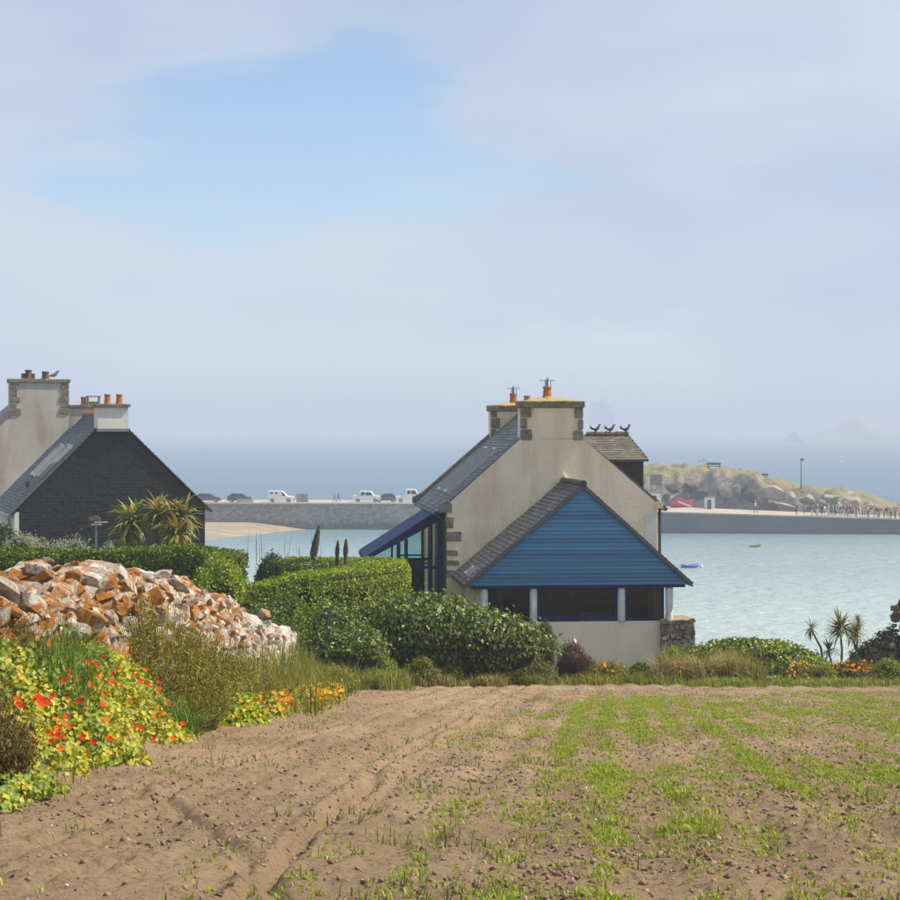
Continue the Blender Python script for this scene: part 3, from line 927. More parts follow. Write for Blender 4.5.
# porch body
vw = vp + .12
pu0, pu1 = FH.u(478, vw), FH.u(662.5, vw)
zs = FH.z(600, 621.5, vw)
MB().box(pu0, pu1, vw, vw + .25, -1.0, zs).build('low_wall', M['plaster_low'], porch)
MB().box(pu1 - .25, pu1 - .003, vw + .25, -.01, -1.0, zE + .0).build('side_wall', M['plaster_low'], porch)
MB().box(pu0 + .003, pu0 + .25, vw + .25, -.01, -1.0, zE + .0).build('side_wall', M['plaster_low'], porch)
MB().box(pu0 + .26, pu1 - .26, -.40, -.06, -.9, zE - .06).build('interior_wall', M['interior'], porch)  # lining added so the room behind the glass looks dark
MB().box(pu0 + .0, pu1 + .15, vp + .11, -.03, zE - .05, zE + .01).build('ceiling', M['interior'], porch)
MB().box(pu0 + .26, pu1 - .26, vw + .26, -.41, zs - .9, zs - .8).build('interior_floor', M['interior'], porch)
MB().box(pl[0] + .1, pr[0] - .12, vp + .0, vp + .11, zE - .10, zE - .002).build('lintel', M['navy'], porch)
for pxc in (484, 533.3, 621.2, 669):
    uc = FH.u(pxc, vp + .16)
    MB().lathe(uc, vp + .14, [(.125, zs - .0 if pxc < 665 else zs - .02), (.12, zs + .05), (.12, zE - .08)], 18).build('column', M['column'], porch, smooth=True)
def window(p0, p1, y0, y1, fw=.09):
    a_, b_ = FH.uz(p0, y1, vw + .1), FH.uz(p1, y0, vw + .1)
    m = MB()
    for q in ((a_[0], a_[0] + fw, a_[1], b_[1]), (b_[0] - fw, b_[0], a_[1], b_[1]), (a_[0] + fw, b_[0] - fw, a_[1], a_[1] + fw), (a_[0] + fw, b_[0] - fw, b_[1] - fw * .6, b_[1])):
        m.box(q[0], q[1], vw + .06, vw + .16, q[2], q[3])
    m.build('window', M['navy'], porch)
    MB().box(a_[0] + fw, b_[0] - fw, vw + .10, vw + .115, a_[1] + fw, b_[1] - fw * .6).build('pane', M['glass_dark'], porch)
window(486, 531, 587, 620.5, .08)
window(537, 618, 587, 620.5, .13)
window(624.5, 664, 587, 620.5, .10)
a_, b_ = FH.uz(655, 620, vw + .1), FH.uz(667, 587, vw + .1)
MB().box(FH.u(490, vw), FH.u(528, vw), -1.6, -1.2, zs - .8, zs + .9).build('glow_block', M['glow_orange'], porch)  # added block; its colour stands for the room's warm glow
MB().box(FH.u(651, vw), FH.u(657, vw), -3.35, -3.25, zs - .1, zE - .1).build('curtain', M['curtain'], porch)
for pxl in (549, 572.5, 607.5):
    ul = FH.u(pxl, -3.0)
    MB().tube([(ul, -3.0, zE - .06), (ul, -3.0, zE - .28)], .008, 5).lathe(ul, -3.0, [(.07, zE - .42), (.06, zE - .30), (.02, zE - .27)], 10).build('pendant_lamp', M['white_paint'], porch)
for pxl, lab in ((588, 'pale chair inside the porch, left of the two behind the middle window'), (602, 'pale chair inside the porch, right of the two behind the middle window')):
    ul = FH.u(pxl, -3.3)
    cp = FH.O + FH.r * ul + FH.a * -3.3
    ch = empty('chair', lab, 'chair', (cp.x, cp.y, FH.O.z + zs - .8), FH.th, 'chairs inside the porch')
    MB().box(-.2, .2, -.2, .2, .42, .46).build('seat', M['white_paint'], ch)
    MB().box(-.2, .2, .17, .21, .62, 1.02).build('backrest', M['white_paint'], ch)
    for sx in (-1, 1):
        MB().box(sx * .18 - .02, sx * .18 + .02, .17, .21, 0, .62).build('leg', M['white_paint'], ch)
        MB().box(sx * .18 - .02, sx * .18 + .02, -.2, -.16, 0, .42).build('leg', M['white_paint'], ch)
# rough stone plinth at the right corner
s0, s1 = FH.uz(661, 645, vp - .1), FH.uz(695, 620.5, vp - .1)
pl_ = MB().box(s0[0] + .03, s1[0] - .03, vp - .05, vp + 1.3, -1.0, s1[1] - .04).build('stone_plinth', M['rubble'], house)
mb = MB(); rr = random.Random(5)
def hull_pts(mb, c, size, rot, i, col=None):
    me = BLOCKS[i % 6]
    Mx = Matrix.Translation(c) @ rot.to_matrix().to_4x4() @ Matrix.Diagonal((*size, 1))
    mb.add([Mx @ v.co for v in me.vertices], [tuple(p.vertices) for p in me.polygons], col)
from mathutils import Euler
z = s1[1] - .9
while z < s1[1] - .05:
    h = rr.uniform(.12, .20)
    u = s0[0]
    while u < s1[0] - .05:
        w = min(rr.uniform(.14, .30), s1[0] - u)
        hull_pts(mb, Vector((u + w / 2, vp - .06 + rr.uniform(-.02, .02), z + h / 2 + rr.uniform(-.03, .03))), (w * rr.uniform(.8, 1.05), .16, h * rr.uniform(.75, 1.15)), Euler((rr.uniform(-.1, .1), rr.uniform(-.35, .35), rr.uniform(-.1, .1))), rr.randrange(6))
        u += w
    z += h
tag(mb.build('plinth_stones', M['rubble_brown'], pl_), kind='stuff')
MB().box(s0[0] - .0, s1[0] + .02, vp - .12, vp + 1.35, s1[1] - .04, s1[1] + .02).build('plinth_capping', M['sand'], pl_)
# things on the sill behind the right window
c = FH.uz(649, 614, vw + .35)
orn = empty('ornament_box', 'small white box with pale ornaments behind the right porch window', 'ornament', FH.O, FH.th)
MB().box(c[0] - .16, c[0] + .16, vw + .30, vw + .45, zs - .05, zs + .10).build('box', M['white_paint'], orn)
MB().lathe(c[0] + .12, vw + .38, [(.03, zs + .10), (.05, zs + .16), (.02, zs + .28)], 8).build('vase', M['white_paint'], orn)
MB().box(c[0] - .3, c[0] + .3, vw + .26, vw + .6, zs - .15, zs - .052).build('shelf', M['interior'], porch)

# ---------- slate-hung house on the left
FD = Frame(111.5, 64.0, 9.4, R(19))
dark = empty('slate_hung_house', 'house with a gable clad in dark slates and two skylights, at left', 'house', FD.O, FD.th)
DL = 7.6
dl, dr_ = FD.uz(18, 508.5), FD.uz(206, 506.5)
ap = FD.uz(112, 414)
d0, d1 = FD.u(19), FD.u(205)
zb2 = -1.0
MB().prism([(d0, zb2), (d1, zb2), (d1, dr_[1] - .05), (ap[0], ap[1] - .08), (d0, dl[1] - .05)], 0.02, .4).build('gable_wall', M['slate_dark'], dark)
mb = MB()
Hs = ap[1] - zb2 - .12
def giv(t):
    z = zb2 + t
    k = max(0, (z - (dl[1])) / (ap[1] - dl[1]))
    return ((d0 * (1 - k) + (ap[0] - .05) * k) - d0, (d1 * (1 - k) + (ap[0] + .05) * k) - d0)
slates(mb, (d0, .02, zb2), (1, 0, 0), (0, 0, 1), Hs, giv, .12, .19, .016, 20, (.75, 1.25))
tag(mb.build('wall_slates', M['slate_dark'], dark), kind='stuff')
MB().box(d0, d0 + .3, .4, DL, zb2, dl[1] - .25).build('side_wall', M['plaster_white'], dark)
MB().box(d1 - .3, d1, .4, DL, zb2, dr_[1] - .25).build('side_wall', M['plaster_white'], dark)
MB().prism([(d0, zb2), (d1, zb2), (d1, dr_[1] - .05), (ap[0], ap[1] - .05), (d0, dl[1] - .05)], DL, DL + .35).build('far_gable_wall', M['plaster_grey'], dark)
MB().box(d0 - .16, d0 - .002, -.01, .35, zb2, dl[1] - .12).build('corner_board', M['white_paint'], dark)
sD = (ap[1] - dl[1]) / (ap[0] - dl[0]); sD2 = (ap[1] - dr_[1]) / (ap[0] - dr_[0])
eD, eD2 = (dl[0] - .25, dl[1] - .25 * sD + .05), (dr_[0] + .22, dr_[1] + .22 * sD2 + .05)
rfd = roof_slab(eD, (ap[0], ap[1] + .03), -.08, DL + .3, .05).build('roof', M['slate_dark'], dark)
roof_slab(eD2, (ap[0], ap[1] + .03), -.08, DL + .3, .05).build('roof', M['slate_dark'], dark)
mb = MB()
slD = Vector((ap[0] - eD[0], 0, ap[1] + .03 - eD[1])); slD2 = Vector((ap[0] - eD2[0], 0, ap[1] + .03 - eD2[1]))
slates(mb, (eD[0], DL + .3, eD[1]), (0, -1, 0), slD, slD.length, lambda t: (0, DL + .36), .13, .19, .018, 21, (.65, 1.1))
slates(mb, (eD2[0], -.06, eD2[1]), (0, 1, 0), slD2, slD2.length, lambda t: (0, DL + .34), .13, .19, .018, 22, (.65, 1.1))
tag(mb.build('slate_courses', M['slate'], rfd), kind='stuff')
for i in range(10):
    a0 = .9 + i * .62
    MB().tube([(ap[0], a0, ap[1] + .05), (ap[0], a0 + .60, ap[1] + .05)], .11, 8).build('ridge_tile', M['terracotta'], rfd)
skylight(1.3, 2.0, 1.7, 3.3, rfd, eD, slD)
skylight(3.6, 4.3, 1.7, 3.3, rfd, eD, slD)
for s_, v_ in ((1.2, 2.6), (4.6, 1.6)):
    d = slD.normalized()
    p = Vector((eD[0], v_, eD[1])) + d * s_
    MB().tube([p, p + Vector((0, 0, .22))], .07, 8).build('roof_vent', M['metal_dark'], rfd)
MB().tube([(eD[0] - .06, -.05, eD[1] - .06), (eD[0] - .06, DL, eD[1] - .09)], .06, 8).tube([(eD[0] - .06, .3, eD[1] - .1), (d0 - .25, .3, eD[1] - .5), (d0 - .25, .3, zb2)], .045, 8).build('gutter', M['metal_grey'], dark)
b0, b1 = FD.uz(97, 430), FD.uz(127.5, 407)
dch = MB().box(b0[0], b1[0], -.16, .75, b0[1] - .0, b1[1]).build('chimney', M['plaster_white'], dark)
MB().box(b0[0] - .03, b1[0] + .03, -.19, .78, b0[1] - .06, b0[1] + .05).build('flashing', M['metal_grey'], dch)
block('cap_stone', ((b0[0] + b1[0]) / 2, .30, b1[1] + .05), (b1[0] - b0[0] + .16, 1.1, .11), M['granite_cap'], dch, 2)
for pxc in (107.5, 119.3):
    pot(dch, FD.u(pxc, .36), .36, b1[1] + .10, .12, .36, M['terracotta'])
f0, f1 = FD.uz(71, 430, DL - .4), FD.uz(103, 408, DL - .4)
fch = MB().box(f0[0], f1[0], DL - .4, DL + .34, f0[1] - .9, f1[1]).build('chimney', M['plaster_grey'], dark)
block('cap_stone', ((f0[0] + f1[0]) / 2, DL, f1[1] + .06), (f1[0] - f0[0] + .16, .95, .13), M['granite_cap'], fch, 1)
pot(fch, FD.u(83.5, DL), DL, f1[1] + .12, .11, .32, M['terracotta'])
cx = FD.u(93.3, DL)
m = MB()
for sx in (-.22, .22):
    for sy in (-.18, .18):
        m.box(cx + sx - .02, cx + sx + .02, DL + sy - .02, DL + sy + .02, f1[1] + .12, f1[1] + .44)
m.box(cx - .27, cx + .27, DL - .23, DL + .23, f1[1] + .44, f1[1] + .48)
m.build('chimney_hood', M['metal_grey'], fch)
MB().box(cx - .18, cx + .18, DL - .14, DL + .14, f1[1] + .11, f1[1] + .26).build('flue', M['lichen'], fch)

# ---------- pale house behind it
FW = Frame(39, 77.0, 9.4, R(19))
pale = empty('pale_gabled_house', 'pale grey rendered house with a wide stone-edged chimney at the far left', 'house', FW.O, FW.th)
wl_, wr_ = FW.uz(10.5, 412), FW.uz(68.5, 412)
sl_l, sl_r = FW.uz(-75, 487), FW.uz(160, 497)
WL = 9.0
MB().prism([(sl_l[0], -1), (sl_r[0], -1), (sl_r[0], sl_r[1]), (wr_[0], wr_[1]), (wl_[0], wl_[1]), (sl_l[0], sl_l[1])], 0, .45).build('gable_wall', M['plaster_grey'], pale)
wa = ((wl_[0] + wr_[0]) / 2, wl_[1] + .85)
mb = roof_slab((sl_l[0] - .2, sl_l[1] - .2), wa, .42, WL); rfw = mb.build('roof', M['slate'], pale)
roof_slab((sl_r[0] + .2, sl_r[1] - .2), wa, .42, WL).build('roof', M['slate'], pale)
MB().prism([(sl_l[0], -1), (sl_r[0], -1), (sl_r[0], sl_r[1]), (wa[0], wa[1]), (sl_l[0], sl_l[1])], WL, WL + .4).build('far_gable_wall', M['plaster_grey'], pale)
MB().box(sl_l[0], sl_l[0] + .4, .45, WL, -1, sl_l[1] - .3).build('side_wall', M['plaster_grey'], pale)
MB().box(sl_r[0] - .4, sl_r[0], .45, WL, -1, sl_r[1] - .3).build('side_wall', M['plaster_grey'], pale)
# raised coping along the left slope
cpl = MB()
cpl.hexa([(sl_l[0], -.06, sl_l[1] - .12), (wl_[0], -.06, wl_[1] - .12), (wl_[0], .5, wl_[1] - .12), (sl_l[0], .5, sl_l[1] - .12),
          (sl_l[0], -.06, sl_l[1] + .10), (wl_[0], -.06, wl_[1] + .10), (wl_[0], .5, wl_[1] + .10), (sl_l[0], .5, sl_l[1] + .10)]).build('coping', M['granite'], pale)
w1, wc = FW.z(40, 382.5), FW.z(40, 379)
wch = chimney(pale, 'chimney', wl_[0], wr_[0], 0, 1.0, wl_[1], w1, wc, M['plaster_grey'], M['granite'], .07)
for i, q in enumerate([(10, 383.5, 19, 389), (10, 389.5, 17, 396), (10, 396.5, 20, 402), (10, 402.5, 16.5, 408), (10, 408.5, 21, 415),
                       (61, 383.5, 69, 389), (62.5, 389.5, 69, 396), (60, 396.5, 69, 402), (62, 402.5, 69, 408), (59.5, 408.5, 69.3, 414)]):
    quoin(wch, *q, 0, i, 'granite', FW, .04)
for pxc, r_, h_, cw in ((23.5, .10, .25, False), (28.5, .15, .40, False), (33, .10, .24, False), (45.5, .16, .34, False)):
    pot(wch, FW.u(pxc, .5), .5, wc, r_, h_, M['terracotta_old'], cw)
fw = FW.uz(3.5, 420, WL - .5)
f2 = MB().box(fw[0] - 1.6, fw[0] + .35, WL - .6, WL + .3, fw[1] - 1.2, fw[1] - .05).build('chimney', M['plaster_grey'], pale)
pot(f2, fw[0], WL - .2, fw[1] - .05, .13, .42, M['terracotta'])
# gull on the chimney
g = FW.uz(54, 379, .45)
gp = FW.O + FW.r * g[0] + FW.a * .45
m = MB()
m.tube([(-.25, 0, .13), (-.12, 0, .16), (0, 0, .19), (.09, 0, .24), (.13, 0, .31), (.17, 0, .36), (.22, 0, .35), (.28, 0, .335)], [.01, .05, .085, .07, .045, .048, .03, .006], 8)
gull = empty('gull', 'small grey gull standing on the wide stone-edged chimney', 'bird', (gp.x, gp.y, FW.O.z + wc + .0))
m.build('body', plain('gull_feathers', (.30, .30, .32), (.18, .18, .2), 8, .8), gull, smooth=True)
MB().tube([(0, .03, 0), (0, .03, .13)], .008, 5).tube([(.01, -.03, 0), (.01, -.03, .13)], .008, 5).build('legs', M['terracotta'], gull)

# ------------------------------------------------------------------ pier, headland, far shore
def pier_mat():
    m, ns, ls, b = new_mat('pier_masonry')
    f1 = world_noise(ns, ls, 1.3, detail=6, rough=0.75, stretch=(1, 1, 1.6))
    f2 = world_noise(ns, ls, 0.10, detail=3)
    r1 = ramp(ns, [(0.30, (0.15, 0.135, 0.12)), (0.52, (0.30, 0.275, 0.245)), (0.72, (0.52, 0.48, 0.43))])
    ls.new(f1, r1.inputs['Fac'])
    r2 = ramp(ns, [(0.35, (0.75, 0.75, 0.75)), (0.7, (1.15, 1.12, 1.08))])
    ls.new(f2, r2.inputs['Fac'])
    ls.new(mixrgb(ns, ls, 1.0, r1.outputs['Color'], r2.outputs['Color'], 'MULTIPLY'), b.inputs['Base Color'])
    b.inputs['Roughness'].default_value = 0.9
    g = ns.new('ShaderNodeNewGeometry')
    sp = ns.new('ShaderNodeSeparateXYZ')
    ls.new(g.outputs['Position'], sp.inputs[0])
    wv = node(ns, 'ShaderNodeMath', operation='MULTIPLY_ADD')
    ls.new(f1, wv.inputs[0]); wv.inputs[1].default_value = 1.2
    ls.new(sp.outputs['Z'], wv.inputs[2])
    tr = ramp(ns, [(0.0, (0.50, 0.50, 0.46)), (1.0, (1, 1, 1))])
    mrr = node(ns, 'ShaderNodeMapRange')
    mrr.inputs['From Min'].default_value = 1.3
    mrr.inputs['From Max'].default_value = 2.3
    ls.new(wv.outputs[0], mrr.inputs['Value'])
    ls.new(mrr.outputs[0], tr.inputs['Fac'])
    src = b.inputs['Base Color'].links[0].from_socket
    ls.new(mixrgb(ns, ls, 1.0, src, tr.outputs['Color'], 'MULTIPLY'), b.inputs['Base Color'])
    add_bump(ns, ls, b, f1, 0.8, 0.25)
    return m
M['pier'] = pier_mat()
M['pier_concrete'] = plain('slipway_concrete', (0.17, 0.165, 0.16), (0.13, 0.125, 0.12), 0.15, 0.9, 0.3, 1.5, 0.05)

pier = empty('pier', 'long grey stone pier with vehicles parked along its top, behind the houses', 'pier', (0, 0, 0))
zd = 4.2
pl0, pl1 = XP(60, 288), XP(560, 284)
MB().hexa([(pl0, 288, -2.5), (pl1, 284, -2.5), (pl1 + 4, 297, -2.5), (pl0, 302, -2.5), (pl0, 288.6, zd - .25), (pl1, 284.6, zd - .25), (pl1 + 4, 297, zd - .25), (pl0, 302, zd - .25)]).build('wall', M['pier'], pier)
MB().hexa([(pl0, 288.4, zd - .25), (pl1, 284.4, zd - .25), (pl1 + 4, 297, zd - .25), (pl0, 302, zd - .25), (pl0, 288.4, zd), (pl1, 284.4, zd), (pl1 + 4, 297, zd), (pl0, 302, zd)]).build('deck', M['deck'], pier)

slip = empty('slipway', 'sloping concrete slipway with a shaded grey side wall where people queue', 'slipway', (0, 0, 0))
sy0, sy1 = 277.0, 271.0
sx0, sx1 = XP(545, sy0), XP(960, sy1)
sz0, sz1 = ZP(508.3, sy0), ZP(520.5, sy1)
by0, by1 = 303.0, 279.0
top = [(sx0, sy0 + .3, sz0), (sx1, sy1 + .3, sz1), (sx1, by1, sz1), (sx0, by0, sz0 + .1)]
MB().hexa([(sx0, sy0, -2.5), (sx1, sy1, -2.5), (sx1, by1, -2.5), (sx0, by0, -2.5)] + [(x, y, z - .22) for x, y, z in top]).build('side_wall', M['pier_concrete'], slip)
MB().hexa([(x, y - (.12 if i < 2 else 0), z - .22) for i, (x, y, z) in enumerate(top)] + [(x, y - (.12 if i < 2 else 0), z) for i, (x, y, z) in enumerate(top)]).build('deck', M['deck'], slip)
def slip_z(x):
    k = (x - sx0) / (sx1 - sx0)
    return sz0 * (1 - k) + sz1 * k
def slip_y(x):
    k = (x - sx0) / (sx1 - sx0)
    return sy0 * (1 - k) + sy1 * k

# beach at the pier foot
bx = np.linspace(-75, 5, 60); byy = np.linspace(225, 292, 40)
BX, BY = np.meshgrid(bx, byy)
edge = 246 + 40 * S(-42, -17, BX) + 5 * (fbm2(BX * .08, BY * .08, 3, 4) - .5)
BZ = -0.35 + 1.5 * S(0, 36, BY - edge + 6) + (fbm2(BX * .2, BY * .2, 3, 8) - .5) * .25 - 1.5 * S(-8, 4, BX)
me = np_mesh('beach', np.stack([BX, BY, BZ], -1).reshape(-1, 3), grid_faces(60, 40), smooth=True)
tag(link('beach', me, M['sand']), 'strip of pale sand at the foot of the pier', 'beach', kind='structure')

# headland
def head_mat():
    m, ns, ls, b = new_mat('headland_ground')
    g = ns.new('ShaderNodeNewGeometry')
    sx = ns.new('ShaderNodeSeparateXYZ')
    ls.new(g.outputs['Normal'], sx.inputs[0])
    nz = world_noise(ns, ls, 0.25, detail=5)
    ad = node(ns, 'ShaderNodeMath', operation='MULTIPLY_ADD')
    ls.new(nz, ad.inputs[0]); ad.inputs[1].default_value = 0.5
    ls.new(sx.outputs['Z'], ad.inputs[2])
    r = ramp(ns, [(0.95, 0.0), (1.10, 1.0)])
    ls.new(ad.outputs[0], r.inputs['Fac'])
    gr = ramp(ns, [(0.35, (0.17, 0.145, 0.065)), (0.65, (0.25, 0.20, 0.10))])
    ls.new(world_noise(ns, ls, 0.4, detail=4), gr.inputs['Fac'])
    rk = ramp(ns, [(0.35, (0.10, 0.08, 0.075)), (0.65, (0.36, 0.29, 0.24))])
    ls.new(world_noise(ns, ls, 0.6, detail=6, rough=.65), rk.inputs['Fac'])
    ls.new(mixrgb(ns, ls, r.outputs['Color'], rk.outputs['Color'], gr.outputs['Color']), b.inputs['Base Color'])
    b.inputs['Roughness'].default_value = 0.95
    add_bump(ns, ls, b, world_noise(ns, ls, 1.2, detail=6), 0.8, 0.3)
    return m
M['head'] = head_mat()
hp_px = [560, 600, 640, 680, 700, 735, 760, 790, 810, 850, 868, 884, 900]
hp_py = [478, 472, 470, 468, 470, 473.5, 478.5, 486.5, 490, 495, 501, 511, 525]
HD = 318.0
hx = np.linspace(XP(570, HD), XP(905, HD), 130); hy = np.linspace(286, 356, 80)
HX, HY = np.meshgrid(hx, hy)
crest = EYE - (np.interp(HX / HD * F + 450, hp_px, hp_py) - HZ) / F * HD
front = 304 - 19 * S(36, 72, HX) + 5 * (fbm2(HX * .15, HX * 0, 3, 3) - .5)
sh = S(0, 9.5, HY - front) * (1 - S(330, 352, HY))
rock = (fbm2(HX * .45, HY * .45, 4, 31) - .5) * 4.2 * np.clip(sh * (1.25 - sh) * 3, 0, 1)
HZm = -3 + (crest + 3) * np.power(sh, .7) + rock + (fbm2(HX * .12, HY * .12, 3, 15) - .5) * .9 * sh
me = np_mesh('headland', np.stack([HX, HY, HZm], -1).reshape(-1, 3), grid_faces(130, 80), smooth=False)
tag(link('headland', me, M['head']), 'low grassy headland with dark rocks behind the slipway', 'headland', kind='structure')
def head_z(x, y):
    i = np.abs(hx - x).argmin(); j = np.abs(hy - y).argmin()
    return float(HZm[j, i])

# boulders of the headland
def rock_mesh(seed, npts=26, flat=.75):
    rr = random.Random(seed)
    bm = bmesh.new()
    for i in range(npts):
        v = Vector((rr.gauss(0, 1), rr.gauss(0, 1), rr.gauss(0, 1))).normalized() * rr.uniform(.82, 1.05) * .5
        v.z *= flat
        bm.verts.new(v)
    bmesh.ops.convex_hull(bm, input=bm.verts)
    bmesh.ops.delete(bm, geom=[v for v in bm.verts if not v.link_faces], context='VERTS')
    me = bpy.data.meshes.new('rock')
    bm.to_mesh(me); bm.free()
    return me
M['rock_pink'] = plain('pink_granite', (0.46, 0.36, 0.28), (0.30, 0.235, 0.19), 0.7, 0.95, 0.8, 2.5, 0.25)
M['rock_grey'] = plain('grey_rock', (0.34, 0.29, 0.24), (0.17, 0.145, 0.125), 0.6, 0.95, 0.8, 2.5, 0.25)
M['rock_dark'] = plain('dark_rock', (0.10, 0.085, 0.08), (0.06, 0.052, 0.05), 0.6, 0.95, 0.8, 2.5, 0.25)
for i, (px, py, d, w, h, mt, lab) in enumerate([
    (774, 494, 296, 36, 22, 'rock_pink', 'largest pale pink boulder behind the slipway, under the clifftop bench'),
    (752, 495, 298, 22, 20, 'rock_dark', 'dark boulder left of the large pale pink one'),
    (724, 494, 300, 26, 18, 'rock_dark', 'dark rock behind the white hut on the headland foot'),
    (700, 492, 302, 24, 20, 'rock_dark', 'dark rock behind the red boat'),
    (737, 490, 303, 16, 18, 'rock_grey', 'tall narrow grey rock between two dark boulders'),
    (808, 500, 290, 26, 14, 'rock_grey', 'rough grey rock right of the lamp post, behind the queue'),
    (832, 499, 288, 30, 16, 'rock_grey', 'pointed grey rock slab in the middle of the headland tip'),
    (852, 501, 286, 24, 15, 'rock_pink', 'pale sloping slab near the tip of the headland'),
    (867, 506, 284, 20, 13, 'rock_grey', 'last low rock at the very tip of the headland'),
    (790, 497, 292, 18, 14, 'rock_pink', 'small pale boulder just left of the lamp post foot'),
    (674, 488, 305, 26, 14, 'rock_dark', 'dark rock above the red boat beside the signboard')]):
    me = rock_mesh(40 + i, 15)
    o = link('boulder', me, M[mt])
    s = d / F
    o.scale = (w * s * .95, w * s * .75, h * s / .80)
    o.rotation_euler = (0, random.uniform(-.25, .25), random.uniform(0, 6))
    o.location = PX(px, py, d)
    tag(o, lab, 'boulder', 'boulders of the headland')

rj = random.Random(77)
JM = [rock_mesh(140 + k, 12, .85) for k in range(8)]
ORD = ['first', 'second', 'third', 'fourth', 'fifth', 'sixth', 'seventh', 'eighth', 'ninth', 'tenth', 'eleventh', 'twelfth', 'thirteenth', 'fourteenth', 'fifteenth', 'sixteenth', 'seventeenth', 'eighteenth', 'nineteenth', 'twentieth']
jp = sorted(rj.uniform(648, 872) for k in range(38))
nd = npale = 0
for k, px in enumerate(jp):
    d = 290.0
    x = XP(px, d)
    yf = 304 - 19 * float(S(36, 72, x))
    y = yf + rj.uniform(.5, 6.0)
    x = XP(px, y)
    w_ = rj.uniform(1.0, 2.8)
    dk = px < 765
    w_ *= 1.25
    o = link('rock', JM[k % 8])
    if not JM[k % 8].materials: JM[k % 8].materials.append(M['rock_grey'])
    o.material_slots[0].link = 'OBJECT'
    o.material_slots[0].material = M['rock_dark' if dk else rj.choice(['rock_grey', 'rock_pink'])]
    o.location = (x, y, head_z(x, y) + w_ * .28)
    o.scale = (w_ * rj.uniform(.9, 1.6), w_, w_ * rj.uniform(.7, 1.2))
    o.rotation_euler = (rj.uniform(-.4, .4), rj.uniform(-.4, .4), rj.uniform(0, 6))
    if dk:
        tag(o, ORD[min(nd, 19)] + ' dark rock from the left in the jumble at the headland foot', 'rock', 'dark rocks at the foot of the headland'); nd += 1
    else:
        tag(o, ORD[min(npale, 19)] + ' pale rock from the left in the jumble towards the headland tip', 'rock', 'pale rocks towards the tip of the headland'); npale += 1
# far islets and misty wooded shore
def islet(name, label, d, prof, depth, mat, seed, kind=None, trees=False):
    m = MB()
    xs_ = [XP(p[0], d) for p in prof]
    zs_ = [max(ZP(p[1], d), -1) for p in prof]
    n = 48
    X = np.linspace(xs_[0], xs_[-1], n); Y = np.linspace(-depth / 2, depth / 2, 18)
    XX, YY = np.meshgrid(X, Y)
    Z = np.interp(XX, xs_, zs_) * np.clip(1 - (np.abs(YY) / (depth / 2)) ** 2, 0, 1) ** .6
    Z = Z * (0.82 + 0.36 * fbm2(XX / depth * 14, YY / depth * 14, 4, seed)) - 1.0
    me = np_mesh(name, np.stack([XX, YY + d, Z], -1).reshape(-1, 3), grid_faces(n, 18))
    o = link(name, me, mat)
    return tag(o, label, 'islet' if kind is None else None, kind=kind or None)
islet('islet', 'high peaked rocky islet fading in mist at right', 2600, [(800, 450), (808, 437), (822, 431), (832, 428), (842, 424), (850, 420), (856, 416), (863, 419), (872, 424), (885, 425), (900, 424), (915, 427), (932, 433), (950, 450)], 140, M['rock_pink'], 5)
islet('islet', 'small low rocky islet left of the peaked one', 2600, [(780, 450), (788, 437), (795, 430.5), (802, 436), (811, 450)], 36, M['rock_grey'], 6)
islet('islet', 'low misty shore carrying a pale tree behind the dormer', 3930, [(570, 444), (590, 437), (640, 436), (700, 437), (740, 440), (760, 445)], 200, M['head'], 7)
def far_tree(px, py_top, py_bot, wpx, d, label, seed):
    z0, z1 = ZP(py_bot, d), ZP(py_top, d)
    rr = np.random.default_rng(seed)
    e = empty('far_tree', label, 'tree', (XP(px, d), d, 2.0))
    h = z1 - 2.0; w = wpx / F * d
    MB().tube([(0, 0, -3), (0, 0, h * .45), (w * .04, 0, h * .7)], [w * .05, w * .04, w * .02], 7).build('trunk', M['bark'], e)
    P, N = [], []
    for k in range(26):
        c = rr.normal(0, 1, 3); c = c / np.linalg.norm(c) * rr.random() ** .4
        c = c * np.array([w * .36, w * .36, h * .36]) + np.array([0, 0, h * .52])
        n_ = rr.normal(0, 1, (70, 3)); n_ /= np.linalg.norm(n_, axis=1, keepdims=True)
        P.append(c + n_ * np.array([w * .17, w * .17, h * .14])); N.append(n_)
    P, N = np.concatenate(P), np.concatenate(N)
    cards('crown', leaf_polys(P, N, w * .09, .8, .5), mixcol([(.05, .07, .03), (.07, .09, .04)], len(P)), M['leaf'], e)
far_tree(602, 398, 436, 30, 3900, 'round-crowned tree in the mist just right of the chimney', 3)
# furniture of the headland
def bench(px, py, d, w, label, name='bench'):
    p = PX(px, py, d); s = d / F; w *= s
    e = empty(name, label, 'bench', (p.x, p.y, head_z(p.x, p.y)), group='benches on the headland')
    t = ZP(py, d) - e.location.z
    t = max(t, .5)
    MB().box(-w / 2, w / 2, -.25, .25, t - .12, t).build('seat', M['metal_dark'], e)
    MB().box(-w / 2, w / 2, .22, .30, t + .15, t + .55).build('backrest', M['metal_dark'], e)
    for sx in (-1, 1):
        MB().box(sx * w * .4 - .08, sx * w * .4 + .08, -.22, .29, -.5, t - .12).box(sx * w * .4 - .04, sx * w * .4 + .04, .23, .29, t, t + .2).build('leg', M['metal_dark'], e)
bench(714, 472.5, 318, 14, 'long dark bench on the grassy crest, left of the other bench')
bench(763.5, 479.5, 314, 10, 'short dark bench on the crest above the pale pink boulder')
